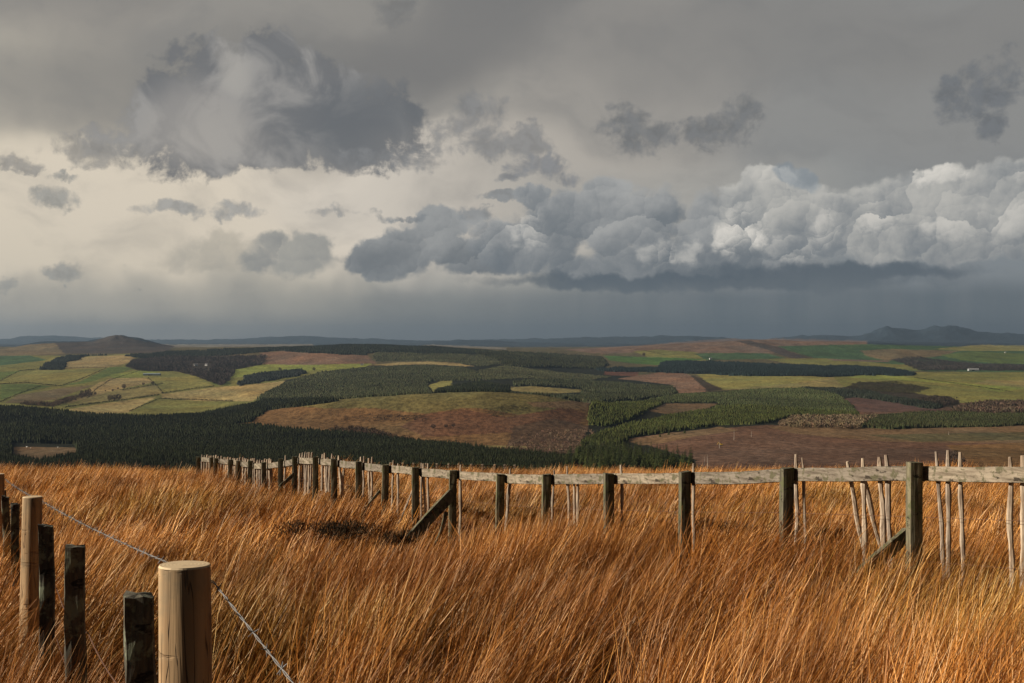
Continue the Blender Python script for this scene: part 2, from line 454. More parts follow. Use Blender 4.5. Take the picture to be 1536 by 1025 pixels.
# ------------------------------------------------------------------ woods
def cone_batch(X, Y, Z, H, R, col, sides=6):
    """many small two-tier conifers as one mesh: V, F, cols"""
    n = len(X)
    ang = np.linspace(0, 2 * np.pi, sides, endpoint=False)[None, :] + RNG.uniform(0, 6.3, (n, 1))
    V = []; Cc = []
    tiers = [(.06, .62, 1.0), (.38, 1.0, .62)]
    Fs = []
    off = 0
    for (b, t, r) in tiers:
        rr = R[:, None] * r * RNG.uniform(.7, 1.25, (n, sides))
        ring = np.stack([X[:, None] + np.cos(ang) * rr, Y[:, None] + np.sin(ang) * rr,
                         Z[:, None] + H[:, None] * (b + RNG.uniform(-.05, .05, (n, sides)))], -1)
        tip = np.stack([X, Y, Z + H * t], -1)[:, None, :]
        V.append(np.concatenate([ring, tip], 1).reshape(-1, 3))
        cc = np.repeat(col[:, None, :], sides + 1, 1) * RNG.uniform(.8, 1.2, (n, sides + 1, 1))
        Cc.append(cc.reshape(-1, 3))
        base = off + np.arange(n)[:, None] * (sides + 1)
        for s in range(sides):
            Fs.append(np.stack([base[:, 0] + s, base[:, 0] + (s + 1) % sides, base[:, 0] + sides], 1))
        off += n * (sides + 1)
    return np.concatenate(V), [np.concatenate(Fs)], np.concatenate(Cc)

def twig_batch(X, Y, Z, H, R, col, k=26):
    """bare or scrubby broadleaf crowns: clouds of thin slivers"""
    n = len(X)
    d = RNG.normal(size=(n, k, 3)); d /= np.linalg.norm(d, axis=-1, keepdims=True)
    rad = RNG.uniform(.25, 1, (n, k, 1)) ** .5
    c = d * rad * np.stack([R, R, H * .42], -1)[:, None, :]
    c += np.stack([X, Y, Z + H * .52], -1)[:, None, :]
    root = np.stack([X, Y, Z], -1)[:, None, :]
    dirv = c - root; dirv /= np.linalg.norm(dirv, axis=-1, keepdims=True)
    s = H[:, None, None] * RNG.uniform(.1, .22, (n, k, 1))
    side = np.cross(dirv, RNG.normal(size=(n, k, 3))); side /= np.linalg.norm(side, axis=-1, keepdims=True)
    a = c - dirv * s * .8 - side * s * .45; b = c - dirv * s * .6 + side * s * .5; e = c + dirv * s
    V = np.stack([a, b, e], 2).reshape(-1, 3)
    Fs = [np.arange(n * k * 3).reshape(-1, 3)]
    cc = np.repeat(np.repeat(col[:, None, None, :], k, 1) * RNG.uniform(.7, 1.3, (n, k, 1, 1)), 3, 2).reshape(-1, 3)
    return V, Fs, cc

# candidate tree sites over the whole country
def sites(d0=1150, d1=8600):
    Xs, Ys = [], []
    D = d0
    while D < d1:
        s = 3.2 * (D / 1500.) ** .72
        w0, w1 = (-420 - CX) / F * D, (1960 - CX) / F * D
        xs = np.arange(w0, w1, s)
        Xs.append(xs + RNG.uniform(-.32, .32, xs.size) * s); Ys.append(D + RNG.uniform(-.32, .32, xs.size) * s)
        D += s
    return np.concatenate(Xs), np.concatenate(Ys)
SX, SY = sites()
SZ = zfar(SX, SY)
SPX, SPY = project(SX, SY, SZ)
SS = 3.2 * (SY / 1500.) ** .72
WPX = (fbm(SX / 50., SY / 100., 3, 121) - .5) * 14; WPY = (fbm(SX / 50., SY / 100., 3, 122) - .5) * 3
DK = (.042, .044, .018); MD = (.023, .027, .010); GR = (.062, .07, .018); BL = (.026, .031, .02)  # MD is darker than real spruce, cloud shade put into its colour
BR = (.11, .075, .05); BR2 = (.20, .145, .085); OL = (.055, .05, .026)
# (label, polygon, height m, colour, kind, (Dmin,Dmax), density)
WOODS = [
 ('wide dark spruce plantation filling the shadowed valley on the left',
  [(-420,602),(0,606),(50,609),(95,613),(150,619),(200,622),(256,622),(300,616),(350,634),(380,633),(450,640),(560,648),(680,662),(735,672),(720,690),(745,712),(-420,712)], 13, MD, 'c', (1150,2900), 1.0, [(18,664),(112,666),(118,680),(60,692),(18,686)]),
 ('dark spruce strip below the pale fields, running up behind the orange hill',
  [(256,624),(330,611),(378,602),(400,597),(512,596),(512,601),(450,609),(400,614),(375,632),(300,640)], 12, MD, 'c', (2350,3600), 1.0, None),
 ('large square grey green plantation covering the slope above the orange hill',
  [(388,600),(395,588),(430,571),(470,559),(520,552),(560,549),(640,546),(700,550),(716,556),(720,571),(678,570),(650,570),(640,576),(650,590),(640,592),(560,596),(500,602),(440,602)], 11, (.066,.070,.032), 'c', (2700,6500), 1.0, None),
 ('narrow conifer block right of the small green field behind the orange hill',
  [(652,590),(657,581),(678,577),(722,570),(762,578),(764,586),(800,594),(720,590)], 12, MD, 'c', (2700,5800), 1.0, None),
 ('dark spruce block with a rounded end left of the pink felled slope',
  [(768,568),(860,568),(960,575),(1008,578),(1014,585),(1012,593),(950,600),(890,604),(800,594),(765,591),(764,586),(830,591),(876,590),(874,583),(840,580),(770,578)], 13, (.055,.06,.028), 'c', (2700,6000), 1.0, None),
 ('young low plantation in front of the tall spruce block, mid distance',
  [(716,554),(760,547),(830,556),(925,564),(880,570),(780,567),(722,570)], 6, (.075,.075,.035), 'c', (4000,7000), 1.0, None),
 ('thin dark spruce belt along the skyline behind the cottages',
  [(180,532),(250,526),(420,520),(462,515),(560,514),(680,519),(700,523),(760,527),(760,532),(560,528),(545,532),(460,529),(420,525),(330,533),(290,536),(215,537)], 14, BL, 'c', (5800,8200), 1.0, None),
 ('grey green plantation just under the skyline belt',
  [(560,528),(740,531),(762,545),(722,549),(690,544),(640,541),(563,541)], 8, (.07,.072,.036), 'c', (5000,7800), 1.0, None),
 ('tall spruce block with a blunt right end beside the vivid green field',
  [(700,525),(760,526),(900,534),(912,545),(906,553),(840,551),(760,549),(742,540)], 16, DK, 'c', (5000,8400), 1.0, None),
 ('long blue black forest band under the far tan moor',
  [(890,550),(990,550),(992,542),(1010,540),(1060,540),(1180,545),(1280,548),(1340,551),(1378,559),(1370,563),(1290,562),(1210,567),(1160,565),(1030,559),(900,556)], 15, (.016,.026,.024), 'c', (5400,8400), 1.0, None),
 ('steep square spruce block between the bracken slope and the young wood',
  [(880,645),(885,602),(950,600),(1000,600),(990,606),(965,618),(935,632)], 12, GR, 'c', (2300,4300), 1.0, None),
 ('broad young grey green wood on the middle right slope',
  [(950,602),(1020,590),(1130,583),(1200,580),(1250,588),(1275,603),(1285,617),(1150,615),(1082,606),(1076,603),(1000,604)], 8, (.068,.078,.03), 'c', (2600,5200), 1.0, None),
 ('bright edged spruce belt curling down to the near pines',
  [(850,665),(890,650),(932,633),(1000,620),(1060,613),(1080,606),(1130,606),(1200,612),(1292,616),(1290,626),(1190,624),(1150,634),(1070,637),(1010,646),(945,656),(925,668)], 13, GR, 'c', (1500,3600), 1.0, None),
 ('dark flat topped spruce strip along the back edge of the right hand moor',
  [(1295,624),(1380,616),(1536,619),(1960,622),(1960,641),(1536,637),(1340,643),(1295,640)], 11, (.048,.052,.02), 'c', (2100,3300), 1.0, None),
 ('small dark spruce block standing alone in the pale fields',
  [(357,577),(365,562),(400,556),(455,552),(458,560),(400,571),(362,578)], 14, (.03,.036,.03), 'c', (3500,6500), 1.0, None),
 ('dark triangular spruce wood between the far left fields',
  [(55,554),(75,540),(100,533),(205,528),(215,529),(130,534),(100,543),(95,554)], 13, (.03,.036,.026), 'c', (5000,8600), 1.0, None),
 ('dark spruce tongue between the purple heather and the green fields',
  [(1190,577),(1300,584),(1325,591),(1400,602),(1418,609),(1400,613),(1320,600),(1240,590)], 11, BL, 'c', (3000,5200), 1.0, None),
 ('low dark spruce stand directly behind the crest of the grass',
  [(690,668),(735,672),(800,676),(858,682),(862,712),(690,712)], 13, MD, 'c', (1150,1800), 1.0, None),
 ('bare brown broadleaf wood around the white cottages',
  [(187,548),(200,538),(262,531),(300,534),(400,531),(398,546),(352,552),(345,568),(330,578),(292,563),(260,556),(212,556)], 13, (.075,.06,.05), 'b', (4000,7200), .5, [(285,545),(318,545),(318,553),(285,553)]),
 ('pale bare larches below the spruce belt on the right',
  [(1150,636),(1190,622),(1330,620),(1290,642),(1190,640)], 10, BR2, 'b', (2100,3000), .4, None),
 ('bare brown copse at the edge of the right hand green fields',
  [(1432,606),(1470,601),(1536,599),(1960,600),(1960,620),(1430,619)], 13, BR, 'b', (2600,4600), .5, None),
 ('dark gorse scrub on the right hand green hillside',
  [(1262,580),(1290,571),(1340,571),(1400,581),(1370,590),(1320,588)], 6, OL, 'b', (3300,6000), .55, None),
 ('rounded clump of dark scrub below the right hand green field',
  [(1375,598),(1400,591),(1425,593),(1440,606),(1405,609)], 9, (.055,.042,.03), 'b', (3000,5200), .7, None),
 ('brown hawthorn belt along the burn in the left hand fields',
  [(30,607),(38,601),(75,602),(120,589),(136,586),(136,592),(82,610)], 8, BR, 'b', (2900,4600), .6, None),
 ('mixed woods and hedges in the far right valley',
  [(1335,538),(1380,534),(1430,541),(1536,546),(1960,548),(1960,558),(1380,555)], 12, (.06,.052,.045), 'b', (6000,8600), .5, None),
 ('thin bare birches across the bracken slope',
  [(770,660),(790,645),(880,640),(900,652),(850,680),(745,680)], 5, (.20,.13,.085), 'b', (1500,2500), .12, None),
 ('dark heather tufts and scrub on the face of the orange hill',
  [(515,622),(560,618),(640,621),(640,630),(560,632),(515,630)], 4, (.06,.045,.035), 'b', (2000,2700), .4, None),
 ('scrub fringe at the foot of the orange hill',
  [(500,636),(560,640),(600,652),(640,652),(600,660),(480,648)], 7, (.07,.045,.03), 'b', (1900,2500), .5, None),
 ('scattered dark scrub on the right shoulder of the orange hill',
  [(715,612),(780,605),(800,612),(740,626)], 4, OL, 'b', (2000,2750), .4, None),
]
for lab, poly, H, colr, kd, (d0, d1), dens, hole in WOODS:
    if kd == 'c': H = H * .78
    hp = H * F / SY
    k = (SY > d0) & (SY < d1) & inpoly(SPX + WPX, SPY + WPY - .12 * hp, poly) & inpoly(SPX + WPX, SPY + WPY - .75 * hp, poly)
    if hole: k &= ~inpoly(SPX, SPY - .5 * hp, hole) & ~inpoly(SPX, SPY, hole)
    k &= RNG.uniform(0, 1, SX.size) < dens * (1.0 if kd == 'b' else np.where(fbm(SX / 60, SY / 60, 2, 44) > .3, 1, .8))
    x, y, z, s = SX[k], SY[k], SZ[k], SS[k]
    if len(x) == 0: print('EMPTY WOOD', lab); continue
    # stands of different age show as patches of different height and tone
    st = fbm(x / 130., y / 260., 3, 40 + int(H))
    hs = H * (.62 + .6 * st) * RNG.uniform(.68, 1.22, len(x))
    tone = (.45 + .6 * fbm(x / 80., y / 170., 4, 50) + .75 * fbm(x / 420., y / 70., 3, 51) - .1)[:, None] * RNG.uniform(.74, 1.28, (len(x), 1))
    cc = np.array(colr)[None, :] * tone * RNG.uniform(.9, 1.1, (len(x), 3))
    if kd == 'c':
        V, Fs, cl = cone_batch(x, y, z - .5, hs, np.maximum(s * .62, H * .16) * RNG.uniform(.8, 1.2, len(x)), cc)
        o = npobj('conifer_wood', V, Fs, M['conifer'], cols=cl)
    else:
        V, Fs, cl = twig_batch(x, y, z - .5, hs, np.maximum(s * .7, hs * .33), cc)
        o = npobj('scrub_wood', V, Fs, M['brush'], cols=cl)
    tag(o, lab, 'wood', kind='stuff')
    print(lab[:40], len(x))

# low heather and rush tufts that speckle the open hill and moor
for lab, poly, colr, n, h, (d0, d1) in [
 ('dark heather and rush tufts speckling the orange hill', next(q for n_, q in LAND if n_ == 'orange'), (.07, .05, .03), 1500, (.6, 2.0), (1700, 2700)),
 ('brown heather tufts speckling the right hand moor', [(940,650),(1150,637),(1536,634),(1900,634),(1900,712),(1000,712)], (.06, .04, .03), 2600, (.5, 1.5), (1150, 2500)),
 ('scattered stumps and brash on the pink felled slopes', [(372,541),(395,528),(440,526),(548,531),(565,545),(440,547)], (.07, .05, .04), 260, (1.5, 4), (5000, 7500)),
 ('scattered brash on the pink slope above the square wood', [(925,568),(990,558),(1030,560),(1090,583),(1015,590),(1008,577),(950,570)], (.06, .045, .035), 420, (1.5, 4), (3800, 6800))]:
    k = np.where((SY > d0) & (SY < d1) & inpoly(SPX, SPY, poly))[0]
    k = RNG.choice(k, min(n, len(k)), replace=False)
    k = k[fbm(SX[k] / 45, SY[k] / 90, 3, 91) > .46]
    x, y, z = SX[k], SY[k], SZ[k]
    hs = RNG.uniform(h[0], h[1], len(k))
    V, Fs, cl = twig_batch(x, y, z - .2, hs, hs * RNG.uniform(.7, 1.6, len(k)), np.array([colr]) * RNG.uniform(.6, 1.5, (len(k), 1)), 20)
    tag(npobj('heather', V, Fs, M['brush'], cols=cl), lab, 'heather', kind='stuff')

# ------------------------------------------------------------------ single far things
def ground_hit(px, py, dmin=1000, dmax=9500):
    D = np.linspace(dmin, dmax, 4000); X = (px - CX) / F * D
    y = CY - F * zfar(X, D) / D
    k = np.where(y <= py)[0]
    j = k[0] if len(k) else np.argmin(abs(y - py))
    return Vector((X[j], D[j], float(zfar(X[j:j+1], D[j:j+1])[0])))

def conifer_mesh(seed, H=17., R=3.6, tiers=17, per=22, col=(.04, .06, .022)):
    """crown: drooping branch fans of many small faces; returns mesh"""
    r = np.random.default_rng(seed)
    V, Fc, Cc = [], [], []
    for i in range(tiers):
        f = i / (tiers - 1)
        z = H * (.08 + .9 * f); rad = R * (1 - f) ** .8 * r.uniform(.75, 1.15) + .15
        n = max(6, int(per * (1 - .6 * f)))
        for j in range(n):
            a = r.uniform(0, 6.283); L = rad * r.uniform(.65, 1.15)
            d = np.array([math.cos(a), math.sin(a), 0]); s = np.array([-d[1], d[0], 0])
            droop = r.uniform(.12, .4)
            p0 = np.array([0, 0, z]) ; w = L * r.uniform(.16, .3)
            segs = 3
            for q in range(segs):
                t0, t1 = q / segs, (q + 1) / segs
                c0 = p0 + d * L * t0 - np.array([0, 0, droop * L * t0 * t0]) + r.normal(0, .06, 3)
                c1 = p0 + d * L * t1 - np.array([0, 0, droop * L * t1 * t1]) + r.normal(0, .06, 3)
                ww = w * (1 - .5 * t0)
                for sg in (-1, 1):
                    b = len(V)
                    V += [c0, c1, (c0 + c1) / 2 + s * sg * ww * 1.4 - np.array([0, 0, ww * .7]) + r.normal(0, .08, 3)]
                    Fc.append([b, b + 1, b + 2])
                    cc = np.array(col) * r.uniform(.65, 1.4) * (1, r.uniform(.95, 1.1), 1)
                    Cc += [cc] * 3
    return np.array(V), [np.array(Fc)], np.array(Cc)

def tube(pts, radii, sides=7, cap=True):
    """returns verts, quads(+tris) for a tube through pts"""
    V, Fq, Ft = [], [], []
    P = [Vector(p) for p in pts]
    for i, p in enumerate(P):
        d = (P[min(i + 1, len(P) - 1)] - P[max(i - 1, 0)]).normalized()
        u = d.cross(Vector((0.13, .97, .2))).normalized(); v = d.cross(u)
        for s in range(sides):
            a = 6.2832 * s / sides
            V.append(p + (u * math.cos(a) + v * math.sin(a)) * radii[i])
    for i in range(len(P) - 1):
        for s in range(sides):
            a = i * sides + s; b = i * sides + (s + 1) % sides
            Fq.append([a, b, b + sides, a + sides])
    if cap:
        for base, rev in ((0, True), ((len(P) - 1) * sides, False)):
            V.append(sum((V[base + s] for s in range(sides)), Vector()) / sides); c = len(V) - 1
            for s in range(sides):
                Ft.append([base + s, base + (s + 1) % sides, c][::-1] if rev else [base + s, base + (s + 1) % sides, c])
    return np.array([tuple(v) for v in V]), [np.array(Fq)] + ([np.array(Ft)] if Ft else [])

def merge(parts):
    V, Q, T, off = [], [], [], 0
    for v, fs in parts:
        V.append(v)
        for f in fs: (Q if f.shape[1] == 4 else T).append(f + off)
        off += len(v)
    return np.concatenate(V), ([np.concatenate(Q)] if Q else []) + ([np.concatenate(T)] if T else [])

# conifers one can tell apart: the near clump behind the crest and a few loners
cm = []
for sd, (H, R, cl) in enumerate([(17, 3.9, (.06, .07, .02)), (20, 4.4, (.045, .055, .018)), (14, 3.9, (.07, .08, .022)), (18, 3.5, (.04, .05, .018))]):
    V, Fs, cc = conifer_mesh(100 + sd, H, R, 18, 30, cl)
    crown = npmesh('crown', V, Fs, M['conifer'], cols=cc)
    V, Fs = tube([(0, 0, -1), (.05, 0, H * .4), (0, .05, H * .93)], [.28, .2, .05], 7)
    cm.append((crown, npmesh('trunk', V, Fs, M['bark'])))
def put_conifer(p, var, sc, label, group=None, name='conifer_tree'):
    t = empty(name, p, label, 'tree', group)
    t.rotation_euler.z = random.uniform(0, 6.28); t.scale = (sc * random.uniform(.9, 1.15), sc * random.uniform(.9, 1.15), sc)
    for nm, me in zip(('crown', 'trunk'), cm[var]):
        link(bpy.data.objects.new(nm, me), t)
clump = [(850,672),(932,656),(935,668),(1000,676),(1035,682),(1046,697),(1048,712),(848,712)]
rr = random.Random(5)
cnt = 0; tries = 0; placed = []
while cnt < 170 and tries < 9000:
    tries += 1
    D = rr.uniform(1150, 1800); px = rr.uniform(848, 1046)
    X = (px - CX) / F * D; z = float(zfar(np.array([X]), np.array([D]))[0])
    yb = CY - F * z / D; h = 15 * F / D
    if not inpoly(np.array([px]), np.array([yb - h * .8]), clump)[0]: continue
    if yb > 712: continue
    if any((X - a) ** 2 + (D - b) ** 2 < 26 for a, b in placed): continue
    placed.append((X, D)); cnt += 1
    put_conifer((X, D, z), rr.randrange(4), rr.uniform(.85, 1.3), 'dark green pine in the dense clump behind the fence, right of centre', 'pines in the near clump')
print('clump', cnt)
loners = [(684,667,'round crowned dark conifer, first of the four at the foot of the orange hill',.55,1), (698,668,'small thin conifer beside the round dark one at the foot of the orange hill',.42,3),
          (714,670,'tall pointed conifer at the end of the dark plantation edge',.62,3), (723,671,'slightly shorter pointed conifer right of the tall pointed one',.52,0),
          (803,682,'lone dark pine standing in the bracken above the grass crest',.6,1), (990,655,'small green pine at the moor edge above the clump, nearest the clump',.5,2),
          (1003,652,'middle small pine on the moor edge above the clump',.5,2), (1027,650,'taller small pine by the yellow grass knoll on the moor edge',.6,2),
          (832,686,'lone pine left of the near clump, poking above the birches',.62,0), (929,668,'pale tipped pine on the upper rim of the near clump',.62,2)]
for px, py, lab, sc, var in loners:
    put_conifer(ground_hit(px, py), var, sc, lab)

# bare field trees and bushes
bm = []
for sd in range(4):
    V, Fs, cc = twig_batch(np.zeros(1), np.zeros(1), np.zeros(1), np.array([10.]), np.array([4.6]), np.array([[.09, .065, .05]]), 520)
    V2 = V.reshape(-1, 3, 3); c = V2.mean(1, keepdims=True); V = (c + (V2 - c) * .33).reshape(-1, 3)
    crown = npmesh('crown', V, Fs, M['brush'], cols=cc)
    limbs = [tube([(0, 0, -.8), (0, 0, 2.2)], [.35, .28], 6)]
    for a in range(7):
        th = a * .9 + sd
        limbs.append(tube([(0, 0, 1.6 + a * .15), (math.cos(th) * 1.5, math.sin(th) * 1.5, 4.5), (math.cos(th) * 2.8, math.sin(th) * 2.8, 7 + a % 3)], [.2, .12, .04], 5))
    V, Fs = merge(limbs)
    bm.append((crown, npmesh('trunk', V, Fs, M['bark'])))
def put_bare(p, sc, label, var, name='bare_tree', cat='tree', zs=1.0):
    t = empty(name, p, label, cat); t.rotation_euler.z = random.uniform(0, 6.28); t.scale = (sc, sc, sc * zs)
    for nm, me in zip(('crown', 'trunk'), bm[var % 4]): link(bpy.data.objects.new(nm, me), t)
for i, (px, py, sc, lab) in enumerate([
    (186,583,1.5,'largest bare tree in the tan field above the round copse'), (177,584,.7,'small bush just left of the largest bare tree'),
    (169,587,.8,'thin young tree left of the small bush in the tan field'), (158,587,.5,'lowest bush in the left hand tan field'),
    (143,592,.9,'lone bare tree right of the hawthorn belt'), (215,578,1.0,'bare tree where three left hand fields meet, left one'),
    (229,577,1.2,'bare tree at the corner of the left hand olive field'),
    (165,601,1.7,'left tree of the round copse between the pale stubble fields'), (172,601,1.8,'middle tree of the round copse between the pale stubble fields'),
    (178,600,1.8,'right tree of the round copse between the pale stubble fields'),
    (123,592,1.3,'first tall bare tree at the upper end of the hawthorn belt'), (130,591,1.4,'second tall bare tree at the upper end of the hawthorn belt'),
    (134,589,1.3,'last tall bare tree at the upper end of the hawthorn belt'), (420,556,1.4,'lone bare tree on the bright field left of centre'),
    (471,556,1.5,'lone bare tree at the tip of the square plantation'), (335,571,1.4,'bare tree at the lower point of the cottage wood'),
    (966,534,2.2,'round bare clump on the far vivid green field'),
    (1435,598,.6,'single thorn on the right hand green field')]):
    put_bare(ground_hit(px, py), sc, lab, i)
for px, py, sc, lab in [(650,643,.95,'left dark bush of the pair on the red face of the hill'), (669,642,.85,'middle dark bush on the red face of the hill'), (680,641,.8,'right dark bush on the red face of the hill'), ]:
    put_bare(ground_hit(px, py), sc, lab, int(px), 'dark_bush', 'bush', .8)
put_bare(ground_hit(1432, 699), 1.55, 'dark twisted bush on the moor behind the right end of the fence', 2, 'dark_bush', 'bush')
put_bare(ground_hit(1440, 702), 1.15, 'smaller dark bush against the twisted bush behind the right end of the fence', 1, 'dark_bush', 'bush')
put_bare(ground_hit(905, 672), .8, 'bare brown thorn in front of the pine clump', 1)

# snags: bleached trunks on the moor
for px, py, h, lab in [(1101,660,14,'tallest bleached snag on the purple moor'), (1079,672,9,'slim bleached snag left of the tallest on the moor'),
                       (1127,655,8,'short bleached snag right of the tallest on the moor'), (1057,701,10,'forked bleached snag beside the near pine clump'),
                       (1061,703,13,'straight bleached snag beside the near pine clump'), (1423,652,5,'short pale stump on the tan moor')]:
    p = ground_hit(px, py)
    V, Fs = tube([(0, 0, -1), (.15, 0, h * .5), (0, .1, h)], [.32, .2, .06], 6)
    t = empty('dead_tree', p, lab, 'dead tree'); npobj('trunk', V, Fs, M['snag'], t)
    a = tube([(.1, 0, h * .55), (.9, .2, h * .72), (1.1, .2, h * .9)], [.1, .07, .03], 5)
    b = tube([(.05, 0, h * .7), (-.8, .1, h * .84)], [.08, .03], 5)
    V, Fs = merge([a, b]); npobj('branch', V, Fs, M['snag'], t)

def lump(r, seed, sx=1, sy=1, sz=.7, n=12):
    th = np.linspace(0, np.pi, n)[1:-1]; ph = np.linspace(0, 2 * np.pi, n * 2, endpoint=False)
    T, P = np.meshgrid(th, ph, indexing='ij')
    d = np.stack([np.sin(T) * np.cos(P), np.sin(T) * np.sin(P), np.cos(T)], -1).reshape(-1, 3)
    d = np.concatenate([d, [[0, 0, 1], [0, 0, -1]]])
    k = np.array([1 + .5 * mnoise.fractal(Vector(q * 1.7) + Vector((seed, 0, 0)), 1, 2, 4) for q in d])
    V = d * k[:, None] * r * np.array([sx, sy, sz])
    nr, nc = len(th), len(ph)
    Q = [[i * nc + j, (i + 1) * nc + j, (i + 1) * nc + (j + 1) % nc, i * nc + (j + 1) % nc] for i in range(nr - 1) for j in range(nc)]
    Tt = [[j, (j + 1) % nc, nr * nc] for j in range(nc)] + [[(nr - 1) * nc + (j + 1) % nc, (nr - 1) * nc + j, nr * nc + 1] for j in range(nc)]
    return V, [np.array(Q), np.array(Tt)]

for i, (px, py, r, lab) in enumerate([(41,671,2.2,'largest pale boulder at the left end of the valley clearing'), (46,672,1.1,'small pale boulder beside the largest one in the clearing'),
                    (87,671,1.3,'pale boulder in the middle of the valley clearing'), (150,676,1.0,'leftmost of the pale stones right of the clearing'),
                    (158,677,1.1,'second of the pale stones right of the clearing'), (168,677,1.0,'third of the pale stones right of the clearing'), (182,678,1.2,'last pale stone right of the clearing')]):
    r *= .6; V, Fs = lump(r, i * 3.1)
    p = ground_hit(px, py)
    o = npobj('boulder', V, Fs, M['stone'], smooth=True); o.location = p + Vector((0, 0, r * .4)); tag(o, lab, 'boulder')

def box(x0, x1, y0, y1, z0, z1):
    V = np.array([(x, y, z) for x in (x0, x1) for y in (y0, y1) for z in (z0, z1)], float)
    Q = np.array([[0, 1, 3, 2], [4, 6, 7, 5], [0, 4, 5, 1], [2, 3, 7, 6], [0, 2, 6, 4], [1, 5, 7, 3]])
    return V, [Q]
def gable(L, W, h, r, ov=.4):
    x = L / 2 + ov; y = W / 2 + ov
    V = np.array([(-x, -y, h - .25), (x, -y, h - .25), (x, 0, h + r), (-x, 0, h + r), (x, y, h - .25), (-x, y, h - .25),
                  (-x, -y, h - .5), (x, -y, h - .5), (x, y, h - .5), (-x, y, h - .5)], float)
    return V, [np.array([[0, 1, 2, 3], [3, 2, 4, 5], [6, 7, 1, 0], [5, 4, 8, 9], [6, 9, 8, 7]]), np.array([[1, 4, 2], [0, 3, 5]])]
def house(px, py, L, W, h, r, rot, lab, wall='white', roof='slate', name='cottage', cat='house'):
    p = ground_hit(px, py)
    t = empty(name, p, lab, cat); t.rotation_euler.z = rot
    V, Fs = box(-L / 2, L / 2, -W / 2, W / 2, -2, h); npobj('wall', V, Fs, M[wall], t)
    V, Fs = gable(L, W, h, r); ro = npobj('roof', V, Fs, M[roof], t)
    if name == 'cottage':
        for sx in (-1, 1):
            V, Fs = box(sx * L * .42 - .5, sx * L * .42 + .5, -.5, .5, h + r - .8, h + r + 1.3); npobj('chimney', V, Fs, M[wall], ro)
            V, Fs = box(sx * L * .25 - .6, sx * L * .25 + .6, -W / 2 - .08, -W / 2 + .05, 1.2, 2.6); npobj('window', V, Fs, M['glass'], t)
        V, Fs = box(-.5, .5, -W / 2 - .08, -W / 2 + .05, 0, 2.1); npobj('door', V, Fs, M['glass'], t)
    else:
        V, Fs = box(-L * .2, L * .05, -W / 2 - .1, -W / 2 + .05, 0, h * .7); npobj('door', V, Fs, M['glass'], t)
house(294, 548.5, 15, 9, 6, 3, .3, 'larger white cottage among bare brown trees, left of the pair')
house(309.5, 548.5, 10, 8, 6, 3, -.2, 'smaller white cottage among bare brown trees, right of the pair')
house(543, 548, 12, 8, 4, 3, .1, 'white cottage at the edge of the plantation left of centre')
house(228, 563, 58, 14, 5, 3, .05, 'long low blue grey farm shed in the left hand fields', 'shedblue', 'shedblue', 'farm_shed', 'shed')
house(1460, 556, 50, 20, 7, 4, .05, 'long pale farm shed at the top of the right hand fields', 'shed', 'shed', 'farm_shed', 'shed')
house(1066, 539, 14, 9, 6, 3, .2, 'tiny white farmhouse on the far hillside right of centre')
house(1508, 529, 9, 7, 5, 2, .2, 'tiny white farmhouse on the far right horizon')
# yellow digger-sized machine on the moor: body, cab, arm
p = ground_hit(1082, 668)
t = empty('excavator', p, 'tiny yellow digger on the purple moor', 'digger')
V, Fs = box(-1.6, 1.6, -1.2, 1.2, .9, 2.2); npobj('body', V, Fs, M['yellow'], t)
V, Fs = box(-.2, 1.1, -1.1, .1, 2.2, 3.3); npobj('cab', V, Fs, M['glass'], t)
V, Fs = merge([box(-1.8, 1.8, -1.4, -.8, 0, .9), box(-1.8, 1.8, .8, 1.4, 0, .9)]); npobj('track', V, Fs, M['oldpost'], t)
V, Fs = tube([(-1.2, .5, 2), (-3.4, .5, 4), (-5, .5, 1.2)], [.3, .25, .2], 6); npobj('arm', V, Fs, M['yellow'], t)

# hedgerows and dykes between the fields
HEDGE = [
 ([(0,576),(40,574),(90,579),(118,570),(160,552)], 'hedge winding up between the olive and green fields on the left'),
 ([(0,603),(30,590),(62,579)], 'short hedge at the left edge running down to the dark wood'),
 ([(133,597),(142,585),(165,570),(215,554)], 'hedge along the top of the tan field with the lone trees'),
 ([(98,611),(150,604),(183,600),(240,592)], 'hedge with gaps above the brightest stubble field'),
 ([(195,617),(215,608),(242,597)], 'straight hedge between stubble and olive field'),
 ([(222,567),(232,575),(246,591)], 'crooked wall down the middle of the left hand fields'),
 ([(243,590),(290,583),(322,579)], 'hedge under the cottage wood'),
 ([(243,598),(300,600),(350,602)], 'thin hedge along the lower side of the long stubble field'),
 ([(183,585),(215,580),(245,575)], 'hedge from the largest bare tree to the crooked wall'),
 ([(1,571),(30,556),(62,553),(95,552)], 'scrubby hedge below the triangular spruce wood'),
 ([(95,553),(130,551),(163,551)], 'hedge under the upper straw field'),
 ([(945,523),(970,526),(1000,533)], 'dark wall crossing the far tan moor'),
 ([(905,532),(930,534),(950,536)], 'hedge above the vivid green field'),
 ([(1040,531),(1060,536),(1080,540)], 'hedge between far olive and teal fields'),
 ([(1370,566),(1440,576),(1520,588)], 'low fence line across the right hand green fields'),
 ([(1440,619),(1490,617),(1536,618)], 'thin hedge below the brown copse on the right'),
]
